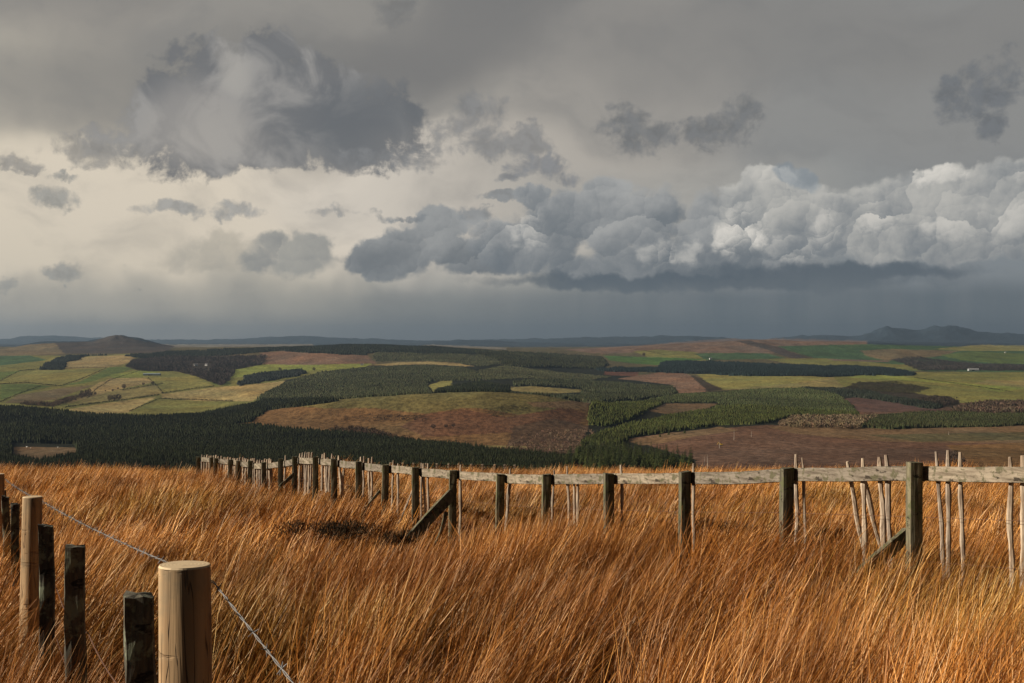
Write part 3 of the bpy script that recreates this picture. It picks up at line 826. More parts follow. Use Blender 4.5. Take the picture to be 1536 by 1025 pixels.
for pts, lab in HEDGE:
    XY = []
    for (a, b), (c, d) in zip(pts[:-1], pts[1:]):
        n = max(2, int(math.hypot(c - a, (d - b)) / 1.2))
        for q in range(n): XY.append((a + (c - a) * q / n, b + (d - b) * q / n))
    P = [ground_hit(a, b, 1800, 9500) for a, b in XY]
    arr = np.array([tuple(v) for v in P])
    arr = np.repeat(arr, 2, 0) + RNG.normal(0, 1.2, (len(arr) * 2, 3)) * [1, 1, 0]
    arr[:, 2] = zfar(arr[:, 0], arr[:, 1])
    n = len(arr)
    V, Fs, cl = twig_batch(arr[:, 0], arr[:, 1], arr[:, 2] - .8, RNG.uniform(2.4, 5.2, n), RNG.uniform(1.6, 2.8, n), np.tile([[.05, .048, .028]], (n, 1)), 22)
    o = npobj('hedge', V, Fs, M['brush'], cols=cl); tag(o, lab, 'hedge')

# ------------------------------------------------------------------ near ground
GY = [-60, -5, 0, 4, 9, 14, 20, 26, 31, 38, 45, 55, 70, 100, 130, 170]
GZ = [-2.2, -1.7, -1.58, -1.68, -1.97, -2.3, -2.75, -3.15, -3.5, -3.95, -4.5, -5.8, -9, -18, -30, -46]
def zg(X, Y):
    X = np.asarray(X, float); Y = np.asarray(Y, float)
    i, t, h, m, xs, yy = cubic(GY, GZ, np.clip(Y, -60, 169.9))
    hh = h[i]; mm = m
    z = (2*t**3-3*t**2+1)*yy[i] + (t**3-2*t**2+t)*hh*mm[i] + (-2*t**3+3*t**2)*yy[i+1] + (t**3-t**2)*hh*mm[i+1]
    near = np.clip(1 - (Y - 40) / 30, 0, 1)
    z = z + near * ((fbm(X / 1.6 + 50, Y / 1.6 + 50, 3, 61) - .5) * .34 + (fbm(X / 6 + 9, Y / 6 + 9, 2, 62) - .5) * .35)
    # hollow in the middle of the slope and a ditch by the wire fence
    for hx, hy, rx, ry, dp in HOLL:
        z = z - dp * np.exp(-((X - hx) / rx) ** 2 - ((Y - hy) / ry) ** 2)
    for bx, by, br, bh in BUMP:
        z = z + bh * np.exp(-((X - bx) / br) ** 2 - ((Y - by) / br) ** 2)
    return z
BUMP = [(2.6, 9.2, 1.1, .10), (2.05, 10.7, 1.2, .15), (1.3, 12.0, 1.0, .06), (-.8, 16.2, 1.6, -.2), (-1.35, 15.0, 1.0, -.14), (-2.1, 19, 1.4, .08), (-3.6, 23, 2.4, .2), (-5.6, 28.5, 3.5, .22)]
def wpt(px, py, Y): return ((px - CX) / F * Y, Y, (CY - py) / F * Y)
HOLL = [(-1.75, 13.2, .8, .6, .55), (-1.0, 13.0, .6, .5, .45), (1.85, 12.2, .65, .55, .45), (-2.6, 12.2, .5, .35, .2), (-.95, 4.1, .35, .9, .2),
        (2.9, 13.6, .8, .35, .2), (-4.5, 17, .5, .5, .22), (.25, 5.6, .18, .6, .2), (1.0, 4.6, .5, .3, .2), (-1.3, 9.2, .35, .25, .18), (2.2, 5.2, .5, .3, .15)]
def make_ground():
    xs = np.concatenate([np.linspace(-120, -16, 40)[:-1], np.linspace(-16, 16, 260)[:-1], np.linspace(16, 120, 40)])
    ys = np.concatenate([np.linspace(-60, -2, 24)[:-1], np.linspace(-2, 50, 380)[:-1], np.linspace(50, 165, 50)])
    X, Y = np.meshgrid(xs, ys); Z = zg(X, Y)
    nr, nc = X.shape
    i = (np.arange(nr - 1)[:, None] * nc + np.arange(nc - 1)[None, :]).ravel()
    o = npobj('ground', np.stack([X, Y, Z], -1).reshape(-1, 3), [np.stack([i, i + 1, i + nc + 1, i + nc], 1)], M['soil'], smooth=True)
    tag(o, kind='structure')
def soil():
    co = objco(); n = noise(co, 3, 8, .7); n2 = noise(co, 22, 5, .7)
    c = mix(sstep(n, .3, .7), (.018, .011, .007), (.055, .032, .014))
    c = mix(sstep(n2, .45, .7) * .6, c, (.10, .058, .024))
    return (c, n2, .8, .05)
M['soil'] = material('thatch_and_peat', soil, .95, .05)
make_ground()

# ------------------------------------------------------------------ grass
def grassmat():
    m = bpy.data.materials.new('dry_moor_grass'); m.use_nodes = True
    nt = m.node_tree; S.nt = nt
    nt.nodes.remove(nt.nodes['Principled BSDF'])
    c = attr('col')
    t = attr('tint', 'Fac', 'INSTANCER')
    c = mix(1.0, c, mix(sstep(t, 0, 1), (.42, .31, .22), (1.22, 1.2, 1.12)), 'MULTIPLY')
    dr = attr('dry', 'Fac', 'INSTANCER')
    c = mix(sstep(dr, .62, .78) * .55, c, mix(1.0, c, (1.2, 1.4, 1.75), 'MULTIPLY'))
    c = mix(sstep(dr, .24, .36, 1.0, 0.0) * .6, c, mix(1.0, c, (.62, .85, .8), 'MULTIPLY'))
    d = nt.nodes.new('ShaderNodeBsdfDiffuse'); tr = nt.nodes.new('ShaderNodeBsdfTranslucent')
    g = nt.nodes.new('ShaderNodeBsdfGlossy'); g.inputs['Roughness'].default_value = .45
    nt.links.new(c.k, d.inputs[0]); nt.links.new(c.k, tr.inputs[0])
    g.inputs[0].default_value = (.9, .75, .55, 1)
    m1 = nt.nodes.new('ShaderNodeMixShader'); m1.inputs[0].default_value = .14
    nt.links.new(d.outputs[0], m1.inputs[1]); nt.links.new(tr.outputs[0], m1.inputs[2])
    m2 = nt.nodes.new('ShaderNodeMixShader'); m2.inputs[0].default_value = .04
    nt.links.new(m1.outputs[0], m2.inputs[1]); nt.links.new(g.outputs[0], m2.inputs[2])
    nt.links.new(m2.outputs[0], nt.nodes['Material Output'].inputs[0])
    return m
M['grass'] = grassmat()
GCOL = np.array([(.55, .235, .055), (.68, .34, .10), (.34, .13, .028), (.84, .52, .25), (.12, .048, .016), (.48, .19, .034)])
def tuft(seed, n, rad, L0, L1, w, segs, short=False):
    r = np.random.default_rng(seed)
    a = r.uniform(0, 6.283, n); q = np.sqrt(r.uniform(0, 1, n)) * rad
    p = np.stack([np.cos(a) * q, np.sin(a) * q, np.full(n, -.03)], -1)
    L = L0 + (L1 - L0) * r.beta(1.3, 1.1, n)
    phi = r.normal(0.0, .55, n)
    stray = r.uniform(0, 1, n) < .10; phi[stray] = r.uniform(-3.1, 3.1, stray.sum())
    th0 = np.abs(r.normal(.32, .16, n)); th1 = r.uniform(.12, .6, n)
    th1[stray] *= .9
    W = w * r.uniform(.6, 1.3, n)
    tw = r.uniform(0, 3.14, n)
    cidx = r.choice(len(GCOL), n, p=[.27, .17, .2, .08, .16, .12])
    base = GCOL[cidx] * r.uniform(.8, 1.2, (n, 1))
    V = []; Cc = []
    pos = p.copy()
    for s in range(segs + 1):
        t = s / segs
        th = th0 + th1 * t ** 1.3
        d = np.stack([np.sin(th) * np.cos(phi), np.sin(th) * np.sin(phi), np.cos(th)], -1)
        if s: pos = pos + d * (L / segs)[:, None]
        u = np.cross(d, np.array([0, 0, 1.])) ; u /= np.linalg.norm(u, axis=1, keepdims=True) + 1e-6
        v = np.cross(d, u)
        sd = u * np.cos(tw)[:, None] + v * np.sin(tw)[:, None]
        ww = W * (1.0 if t < .6 else (1 - .75 * (t - .6) / .4))
        V.append(np.stack([pos - sd * ww[:, None] / 2, pos + sd * ww[:, None] / 2], 1))
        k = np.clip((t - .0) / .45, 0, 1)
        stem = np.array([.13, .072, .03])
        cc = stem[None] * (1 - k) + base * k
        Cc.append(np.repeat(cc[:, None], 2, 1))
    V = np.stack(V, 1); Cc = np.stack(Cc, 1)        # n, segs+1, 2, 3
    nv = (segs + 1) * 2
    b = (np.arange(n) * nv)[:, None] + np.arange(segs)[None] * 2
    b = b.ravel()
    Q = np.stack([b, b + 1, b + 3, b + 2], 1)
    return V.reshape(-1, 3), [Q], Cc.reshape(-1, 3)

tcol = bpy.data.collections.new('grass_tufts')
def add_src(i, *a):
    V, Fs, cc = tuft(*a)
    o = bpy.data.objects.new('tuft_%02d' % i, npmesh('tuft', V, Fs, M['grass'], cols=cc))
    tcol.objects.link(o)
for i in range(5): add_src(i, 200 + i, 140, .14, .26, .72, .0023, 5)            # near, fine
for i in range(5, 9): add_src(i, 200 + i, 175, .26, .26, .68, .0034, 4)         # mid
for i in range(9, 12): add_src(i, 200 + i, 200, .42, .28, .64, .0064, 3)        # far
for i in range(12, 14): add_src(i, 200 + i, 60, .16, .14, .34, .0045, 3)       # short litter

def scatter():
    P, rot, sc, ti, ix, dry = [], [], [], [], [], []
    bands = [(1.7, 6.5, 56, (0, 5), 0), (6.5, 14, 30, (5, 9), .1), (14, 64, 9.0, (9, 12), .2), (1.7, 8, 30, (12, 14), 0)]
    for y0, y1, dens, (i0, i1), _ in bands:
        wmax = .42 * y1 + 2.2
        n = int((y1 - y0) * 2 * wmax * dens)
        x = RNG.uniform(-wmax, wmax, n); y = RNG.uniform(y0, y1, n)
        k = np.abs(x) < .42 * y + 2.0
        clear = np.ones_like(k)
        for hx, hy, rx, ry, dp in HOLL:
            d = np.exp(-((x - hx) / rx) ** 2 - ((y - hy) / ry) ** 2)
            k &= RNG.uniform(0, 1, n) > d * 1.25 * min(1, dp / .3)
        patch = fbm(x / .8 + 30, y / .8 + 30, 3, 71)
        k &= (RNG.uniform(0, 1, n) < (np.clip((patch - .44) * 8.0, 0, 1) if y1 < 7 else np.clip((patch - .38) * 6.0, .05, 1)))
        x, y, patch = x[k], y[k], patch[k]
        m = len(x)
        P.append(np.stack([x, y, zg(x, y)], -1))
        wind = (fbm(x / 2.3 + 5, y / 2.3 + 5, 3, 72) - .5) * .9
        rot.append(np.stack([RNG.normal(0, .06, m), RNG.normal(.04, .1, m) + (fbm(x / 1.4, y / 1.4, 2, 75) - .5) * .45, wind + RNG.normal(.1, .22, m)], -1))
        big = fbm(x / 3.2 + 70, y / 3.2 + 70, 2, 73)
        sc.append(RNG.uniform(.75, 1.2, m) * (.5 + .45 * big + .5 * fbm(x / .5 + 8, y / .8 + 3, 2, 78)) * np.where(y > 30, .9, 1))
        ti.append(np.clip(fbm(x / 1.8 + 12, y / 3 + 12, 3, 74) * 1.1 + fbm(x / .45 + 2, y / .9 + 12, 2, 79) * 1.3 - .72 + RNG.normal(0, .2, m), 0, 1))
        ix.append(RNG.integers(i0, i1, m)); dry.append(np.clip(fbm(x / 2.6 + 33, y / 3.4 + 3, 3, 77) * 1.5 - .25 + RNG.normal(0, .05, m) + .45 * np.exp(-((x - 2.9) / .8) ** 2 - ((y - 12.6) / .9) ** 2), 0, 1))
    P = np.concatenate(P); n = len(P)
    print('tufts', n)
    me = bpy.data.meshes.new('moor_grass'); me.vertices.add(n); me.vertices.foreach_set('co', P.astype(np.float32).ravel())
    for nm, ty, arr in (('rot', 'FLOAT_VECTOR', np.concatenate(rot)), ('sc', 'FLOAT', np.concatenate(sc)), ('tint', 'FLOAT', np.concatenate(ti)), ('dry', 'FLOAT', np.concatenate(dry)), ('ix', 'INT', np.concatenate(ix))):
        a = me.attributes.new(nm, ty, 'POINT')
        a.data.foreach_set('vector' if ty == 'FLOAT_VECTOR' else 'value', arr.astype(np.int32 if ty == 'INT' else np.float32).ravel())
    o = link(bpy.data.objects.new('moor_grass', me))
    tag(o, 'tawny wind blown moor grass covering the whole foreground slope', 'grass', kind='stuff')
    g = bpy.data.node_groups.new('grass_scatter', 'GeometryNodeTree')
    g.interface.new_socket('Geometry', in_out='INPUT', socket_type='NodeSocketGeometry')
    g.interface.new_socket('Geometry', in_out='OUTPUT', socket_type='NodeSocketGeometry')
    N = g.nodes; L = g.links
    gi, go = N.new('NodeGroupInput'), N.new('NodeGroupOutput')
    ci = N.new('GeometryNodeCollectionInfo'); ci.inputs['Collection'].default_value = tcol
    ci.inputs['Separate Children'].default_value = True; ci.inputs['Reset Children'].default_value = True
    ip = N.new('GeometryNodeInstanceOnPoints'); ip.inputs['Pick Instance'].default_value = True
    def na(nm, ty):
        q = N.new('GeometryNodeInputNamedAttribute'); q.data_type = ty; q.inputs['Name'].default_value = nm; return q.outputs['Attribute']
    er = N.new('FunctionNodeEulerToRotation')
    L.new(na('rot', 'FLOAT_VECTOR'), er.inputs[0])
    L.new(gi.outputs[0], ip.inputs['Points']); L.new(ci.outputs[0], ip.inputs['Instance'])
    L.new(na('ix', 'INT'), ip.inputs['Instance Index']); L.new(er.outputs[0], ip.inputs['Rotation']); L.new(na('sc', 'FLOAT'), ip.inputs['Scale'])
    L.new(ip.outputs[0], go.inputs[0])
    md = o.modifiers.new('scatter', 'NODES'); md.node_group = g
scatter()

# ------------------------------------------------------------------ fences
def beam(a, b, w, d, seed, n=10, amp=.004, side=None, topcut=0.0, mat=None, parent=None, name='post', taper=1.0, chip=.0):
    """a rectangular timber from a to b, slightly irregular; side = horizontal unit vector of its width"""
    a, b = Vector(a), Vector(b)
    ax = (b - a).normalized()
    s = Vector(side).normalized() if side is not None else Vector((1, 0, 0))
    s = (s - ax * s.dot(ax)).normalized(); t = ax.cross(s)
    r = random.Random(seed)
    corners = []
    k = 3   # points per side
    for e0, e1 in (((-1, -1), (1, -1)), ((1, -1), (1, 1)), ((1, 1), (-1, 1)), ((-1, 1), (-1, -1))):
        for q in range(k):
            f = q / k
            corners.append((e0[0] + (e1[0] - e0[0]) * f, e0[1] + (e1[1] - e0[1]) * f))
    m = len(corners)
    corners = [(x * (.93 if abs(x) == 1 and abs(y) == 1 else 1), y * (.93 if abs(x) == 1 and abs(y) == 1 else 1)) for x, y in corners]
    V = []
    L = (b - a).length
    for i in range(n + 1):
        f = i / n; c = a + ax * (L * f); tp = 1 + (taper - 1) * f
        bx = mnoise.noise(Vector((seed * 3.7, f * 2.5, 0))) * amp * 2.5; by = mnoise.noise(Vector((seed * 5.1, f * 2.5, 7))) * amp * 2.5
        for j, (x, y) in enumerate(corners):
            nn = mnoise.noise(Vector((x * 2 + seed, y * 2, f * L * 9))) * amp
            cut = topcut * x * (1 if i == n else 0) + (r.uniform(-1, 1) * chip if i == n else 0)
            V.append(c + s * (x * w / 2 * tp + bx + x * nn) + t * (y * d / 2 * tp + by + y * nn) + ax * cut)
    Q = [[i * m + j, i * m + (j + 1) % m, (i + 1) * m + (j + 1) % m, (i + 1) * m + j] for i in range(n) for j in range(m)]
    T = []
    for base, rev in ((0, True), (n * m, False)):
        V.append(sum((V[base + j] for j in range(m)), Vector()) / m + (ax * r.uniform(-1, 1) * chip if not rev else Vector())); c = len(V) - 1
        for j in range(m): T.append([base + j, base + (j + 1) % m, c][::-1] if rev else [base + j, base + (j + 1) % m, c])
    org = parent.location if parent is not None else Vector((0, 0, 0))
    Vn = np.array([tuple(v - a) for v in V])
    o = npobj(name, Vn, [np.array(Q), np.array(T)], mat, parent)
    o.location = a - org
    return o

def Yf(px):
    r = (px - CX) / F
    if px > 491: return 7.16 / (.484 + r)
    return 5.117 / (.383 + r)
def fdir(px): 
    v = Vector((-.484, 1, 0)) if px > 491 else Vector((-.383, 1, 0))
    return v.normalized()
def interp(px, tab):
    tab = sorted(tab)
    return float(np.interp(px, [t[0] for t in tab], [t[1] for t in tab]))
RAILT = [(2400, 690), (1900, 696), (1621, 699), (1536, 700), (1372, 700.5), (1180, 703), (1100, 706), (1027, 708.5), (913, 711), (819, 712), (750, 711.5), (679, 706), (623, 702), (578, 698), (538, 694), (501, 690.5), (474, 687), (442, 687), (421, 691), (396, 695.5), (375, 694), (357, 692), (345, 690), (324, 688), (297, 685.5)]
POSTS = [(1960, 690), (1621, 691), (1372, 693), (1180, 701.5), (1027, 707), (913, 710), (819, 711), (750, 711), (679, 705), (623, 700.5), (578, 697), (538, 692), (501, 688), (473, 685), (442, 684.5), (421, 688), (396, 693), (375, 691), (357, 691), (345, 689), (324, 687), (317, 685.5), (297, 685)]
mf = empty('rail_fence', (float((1372 - CX) / F * 9.33), 9.33, -1.95), 'old grey wooden rail fence with leaning stakes running from right foreground to far left', 'fence')
RW = .088
nrm = lambda px: Vector((fdir(px).y, -fdir(px).x, 0))   # to the right/back side of the fence line
def bottom(X, Y): return float(zg(np.array([X]), np.array([Y]))[0])
fpos = []
for i, (px, py) in enumerate(POSTS):
    Y = Yf(px); X, _, Z = wpt(px, py, Y); fpos.append((px, X, Y))
    zb = bottom(X, Y) - .25
    lean = (0.03 if px in (357, 345) else random.uniform(-.012, .012))
    w = RW * (1.0 if px > 500 else random.uniform(.9, 1.05))
    beam((X - lean * .8, Y, zb), (X + lean * .3, Y, Z), w, w, 10 + i, 14, .003, Vector((.98, .16 + random.uniform(-.04, .04), 0)), random.uniform(-.004, .006), M['post'], mf, 'post', chip=.003)
# rails, butted between post centres on the far side of the posts
for i in range(len(fpos) - 1):
    (pa, xa, ya), (pb, xb, yb) = fpos[i], fpos[i + 1]
    if pb == 317: pb_, = (317,)
    off = .0535 + .019 + .003
    n = nrm(.5 * (pa + pb)) * off
    hgt = .096 * random.uniform(.95, 1.04)
    wa, wb = Vector(wpt(pa, interp(pa, RAILT), ya)), Vector(wpt(pb, interp(pb, RAILT), yb))
    za, zb = wa.z - hgt / 2 + random.uniform(-.007, .007), wb.z - hgt / 2 + random.uniform(-.007, .007)
    dirv = (wb - wa).normalized()
    g = dirv * .002
    # true 3D position: on the far face of the posts
    A = Vector((xa, ya, za)) + n + g; B = Vector((xb, yb, zb)) + n - g
    beam(A, B, .034, hgt, 60 + i, 12, .0035, n, 0, M['rail'], mf, 'rail')
# pickets: (px top, y top, px bottom, y bottom, diameter)
PK = [(1194, 681, 1195, 826, .03), (1203, 686, 1209, 815, .022), (1271, 692, 1297, 836, .03), (1294, 687, 1299, 834, .036), (1293, 706, 1326, 838, .032), (1319, 685, 1326, 812, .034), (1329, 682, 1336, 827, .036),
      (1404, 677, 1415, 834, .028), (1422, 675, 1423, 838, .031), (1440, 678, 1444, 838, .029), (1515, 685, 1517, 842, .032), (1534, 683, 1535, 850, .034), (1575, 684, 1580, 850, .03), (1660, 684, 1670, 860, .03),
      (1040, 695, 1041, 802, .026), (931, 697, 934, 822, .026), (851, 699, 854, 803, .026), (861, 710, 863, 815, .026), (866, 712, 867, 822, .028), (831, 705, 828, 785, .024), (765, 703, 760, 790, .03), (691, 697, 690, 802, .032),
      (635, 695, 639, 800, .028), (642, 695, 642, 805, .03), (632, 694, 632, 800, .024), (597, 695, 597, 792, .03), (622, 728, 594, 797, .022), (590, 690, 588, 752, .024), (553, 687, 554, 742, .03), (558, 685, 557, 744, .03), (541, 685, 543, 731, .028), (546, 684, 545, 733, .028),
      (508, 683, 512, 735, .04), (516, 690, 514, 736, .03), (498, 680, 499, 722, .034), (484, 681, 483, 725, .034), (487, 679, 489, 727, .034), (491, 686, 491, 726, .03), (495, 690, 494, 728, .028), (428, 683, 427, 722, .03),
      (450, 680, 449, 728, .034), (454, 678.5, 453, 729, .03), (458, 677.5, 457, 730, .034), (461, 678.5, 459, 729, .03), (464, 678, 463, 728, .036), (468, 678, 466, 727, .034)]
xx = 303.0
rp = random.Random(3)
while xx < 409:
    yt = interp(xx, [(297, 682), (324, 682.5), (345, 685), (360, 686.5), (390, 688.5), (409, 688)])
    PK.append((xx, yt + rp.uniform(-1.2, 1.6), xx + rp.uniform(-.8, .8), yt + 36, rp.uniform(.034, .05)))
    xx += rp.uniform(2.2, 4.6)
for i, (x0, y0, x1, y1, dm) in enumerate(PK):
    pm = .5 * (x0 + x1)
    off = .0535 + .040 + .005 + dm / 2
    def behind(px, py):                      # the point on the far side of the rail seen at px
        n = nrm(px); r = (px - CX) / F
        Y = Yf(px) + off / (n.x * r + n.y)
        return Vector(wpt(px, py, Y))
    top = behind(x0, y0); bot = behind(x1, y1)
    if abs(x1 - x0) > 12: bot = Vector(wpt(x1, y1, top.y + .15))
    bot = bot + (bot - top) * .25
    r = random.Random(i)
    pts, rad = [], []
    N = 9
    for q in range(N + 1):
        f = q / N
        p = bot.lerp(top, f)
        wob = .013 if pm > 500 else .008
        p += Vector((mnoise.noise(Vector((i * 3.3, f * 3, 0))), mnoise.noise(Vector((i * 3.3, f * 3, 5))), 0)) * wob * (1 if 0 < q < N else .3)
        pts.append(p); rad.append(dm / 2 * 1.15 * r.uniform(.72, 1.2) * (1 if f < .85 else .95 if f < .97 else .55))
    org = pts[0].copy()
    V, Fs = tube([p - org for p in pts], rad, 7)
    o = npobj('stake', V, Fs, M['picket'], mf); o.location = org - mf.location
# braces
def brace(pa, ya, Ya, pb, yb, Yb, w, seed):
    A = Vector(wpt(pa, ya, Ya)); B = Vector(wpt(pb, yb, Yb))
    beam(B, A, w * .6, w, seed, 12, .004, Vector((.25, -.97, 0)), 0, M['post'], mf, 'brace')
brace(677, 740, 16.12, 578, 850, 15.3, .125, 201)
brace(1362, 800, 9.46, 1236, 912, 9.2, .09, 202)
brace(442, 710, 21.72, 420, 730, 21.6, .055, 203)
brace(569, 736, 17.9, 538, 778, 17.2, .028, 204)
brace(670, 768, 16.0, 652, 822, 15.8, .04, 205)
# wires strung low behind the posts
for dz, sd in ((-.33, 1), (-.62, 2)):
    pts = []
    for (px, X, Y) in fpos:
        zt = wpt(px, interp(px, RAILT), Y)[2]
        pts.append(Vector((X, Y, zt + dz + .02 * mnoise.noise(Vector((px, sd, 0))))) + nrm(px) * .048)
    org = pts[0].copy()
    V, Fs = tube([p - org for p in pts], [.0016] * len(pts), 4, False)
    o = npobj('wire', V, Fs, M['rustwire'], mf); o.location = org - mf.location

# added dark twig clumps standing in for shade in the grass hollows
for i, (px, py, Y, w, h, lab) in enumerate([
    (488, 783, 13.2, .40, .17, 'dark clump standing in for shade in the hollow, left of the two by the leaning brace'), (545, 785, 13.0, .36, .17, 'dark clump standing in for shade in the hollow, middle of the slope'),
    (592, 797, 12.7, .20, .16, 'dark clump standing in for shade just left of the foot of the long brace'), (1084, 779, 13.3, .42, .13, 'dark clump standing in for shade behind the fence, right of the middle post'),
    (1240, 792, 11.8, .18, .16, 'low dark tuft standing in for shade behind the leaning stakes')]):
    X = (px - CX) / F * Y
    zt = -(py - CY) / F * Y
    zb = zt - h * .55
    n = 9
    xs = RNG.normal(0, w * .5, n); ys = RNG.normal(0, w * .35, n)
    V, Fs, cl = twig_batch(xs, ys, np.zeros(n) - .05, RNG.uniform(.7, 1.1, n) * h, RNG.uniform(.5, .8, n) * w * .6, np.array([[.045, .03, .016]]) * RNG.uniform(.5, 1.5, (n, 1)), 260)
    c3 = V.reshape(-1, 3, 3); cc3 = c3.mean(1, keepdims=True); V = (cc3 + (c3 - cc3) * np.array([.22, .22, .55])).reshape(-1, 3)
    o = npobj('shade_clump', V, Fs, M['brush'], cols=cl); o.location = (X, Y, zb); tag(o, lab, 'heather', 'dark clumps standing in for shade in the grass')

# stub of a further fence just over the crest
bf = empty('crest_fence', wpt(680, 730, 47), 'low dark wire netting fence with short posts just beyond the grass crest', 'fence')
pp = []
for i, px in enumerate([586, 604, 620, 639, 655, 673, 688, 707, 724, 742, 757, 772]):
    Y = 46 + i * .25; X, _, Z = wpt(px, 693.5 + .35 * i * (1 if i < 6 else .9), Y)
    o = beam((X, Y, Z - 1.1), (X, Y, Z), .07, .07, 300 + i, 4, .004, None, 0, M['picket'], bf, 'stake')
    pp.append(Vector((X, Y, Z - .05)))
for dz in (0, -.1, -.2, -.32):
    V, Fs = tube([p + Vector((0, 0, dz)) - pp[0] for p in pp], [.012] * len(pp), 4, False)
    o = npobj('wire', V, Fs, M['rustwire'], bf); o.location = pp[0] - bf.location

# left hand wire fence: round new posts with barbed wire
wf = empty('wire_fence', (-.61, 2.67, -1.65), 'barbed wire fence with fresh round pale posts in the left foreground', 'fence')
def roundpost(X, Y, Z, r, lean, seed):
    zb = bottom(X, Y) - .3
    rr = random.Random(seed)
    n = 20; sides = 40
    V = []
    flat = rr.uniform(0, 6.28)
    for i in range(n + 1):
        f = i / n; z = zb + (Z - zb) * f
        for s in range(sides):
            a = 6.2832 * s / sides
            rad = r * (1.02 - .04 * f) * (1 + .035 * mnoise.noise(Vector((math.cos(a) * 1.5 + seed, math.sin(a) * 1.5, z * 1.2))) + .012 * mnoise.noise(Vector((math.cos(a) * 5, math.sin(a) * 5 + seed, z * 6))))
            rad = min(rad, r * .965 / max(.5, math.cos((a - 4.6 + math.pi) % (2 * math.pi) - math.pi))) if abs((a - 4.6 + math.pi) % (2 * math.pi) - math.pi) < .6 else rad
            if i == n: rad *= .992
            V.append((X + math.cos(a) * rad - lean[0] * (1 - f), Y + math.sin(a) * rad - lean[1] * (1 - f), z if i < n else Z))
    m = sides
    Q = [[i * m + j, i * m + (j + 1) % m, (i + 1) * m + (j + 1) % m, (i + 1) * m + j] for i in range(n) for j in range(m)]
    V = np.array(V) - np.array([X, Y, Z])
    o = npobj('post', V, [np.array(Q)], M['fresh'], wf, smooth=True); o.location = Vector((X, Y, Z)) - wf.location
    # sawn top
    top = V[n * m:]
    up = top.copy(); up[:, :2] *= .965; up[:, 2] += .0035
    T = np.concatenate([top, up, [[0, 0, .0035]]])
    q = np.array([[j, (j + 1) % m, m + (j + 1) % m, m + j] for j in range(m)]); t3 = np.array([[m + j, m + (j + 1) % m, 2 * m] for j in range(m)])
    npobj('post_top', T, [q, t3], M['freshtop'], o)
roundpost(-.615, 2.67, (CY - 849) / F * 2.67, .0495, (-.012, 0), 1)
roundpost((49 - CX) / F * 7.1, 7.1, (CY - 745.5) / F * 7.1, .049, (-.022 * -1.6, 0), 2)
roundpost((-3 - CX) / F * 11.2, 11.2, (CY - 711) / F * 11.2, .049, (0, 0), 3)
roundpost(1.31, -2.1, -.74, .049, (0, 0), 4)
wpts = [Vector((1.31, -2.1, -.78)), Vector((-.615, 2.67, -.455)), Vector(((49 - CX) / F * 7.1, 7.1, (CY - 754) / F * 7.1)), Vector(((-3 - CX) / F * 11.2, 11.2, (CY - 719) / F * 11.2))]
sidev = Vector((.93, .37, 0)).normalized() * .054
def barbed(pts, parent, mat, r=.0014, tw=.0023, barbs=True, sag=.012):
    for a, b in zip(pts[:-1], pts[1:]):
        parts = []
        L = (b - a).length; n = int(L / .012)
        d = (b - a).normalized(); u = d.cross(Vector((0, 0, 1))).normalized(); v = u.cross(d)
        for ph in (0, math.pi):
            P = []
            for i in range(n + 1):
                f = i / n; an = i * .55 + ph
                P.append(a.lerp(b, f) - Vector((0, 0, sag * 4 * f * (1 - f))) + (u * math.cos(an) + v * math.sin(an)) * tw * .6 - a)
            parts.append(tube(P, [r * .72] * len(P), 4, False))
        if barbs:
            q = .06
            while q < L - .03:
                f = q / L; c = a.lerp(b, f) - Vector((0, 0, sag * 4 * f * (1 - f))) - a
                for k in range(2):
                    an = random.uniform(0, 3.14); w = (u * math.cos(an) + v * math.sin(an)) * .011
                    parts.append(tube([c - w + d * .004 * k, c + d * .003, c + w + d * .004 * k], [.0006, .0013, .0006], 4, False))
                q += .105
        V, Fs = merge(parts)
        o = npobj('barbed_wire', V, Fs, mat, parent); o.location = a - parent.location
barbed([p + sidev for p in wpts], wf, M['wire'])

# older row of black lichened stakes beside it
of = empty('old_stake_fence', (-.85, 3.3, -1.68), 'row of old black lichened square stakes beside the fresh round posts, left foreground', 'fence')
OP = [(211, 893, 3.3, .074, (-.015, 0)), (112.5, 820, 4.95, .075, (-.02, 0)), (69.5, 788, 6.33, .07, (-.01, .0)), (22.5, 756, 9.1, .055, (0, 0)), (10, 744, 10.3, .055, (0, 0)), (4, 735, 12.2, .06, (0, 0)), (640, 1500, 1.15, .074, (0, 0))]
ol = []
for i, (px, py, Y, w, ln) in enumerate(OP[:6]):
    X, _, Z = wpt(px, py, Y)
    beam((X - ln[0] * 1.2, Y, bottom(X, Y) - .3), (X, Y, Z), w * .93, w * .9, 400 + i, 26, .006, Vector((.97, .24, 0)), -.004, M['oldpost'], of, 'stake', taper=.97, chip=.006)
    ol.append(Vector((X, Y, Z)))
for dz in (-.28, -.5):
    P = [p + Vector((.045, 0, dz + .02 * math.sin(p.y))) for p in ol]
    pts = []
    for a, b in zip(P[:-1], P[1:]):
        for q in range(8): pts.append(a.lerp(b, q / 8) - Vector((0, 0, .05 * 4 * (q / 8) * (1 - q / 8))))
    V, Fs = tube([p - pts[0] for p in pts], [.0022] * len(pts), 5, False)
    o = npobj('rusty_wire', V, Fs, M['rustwire'], of); o.location = pts[0] - of.location

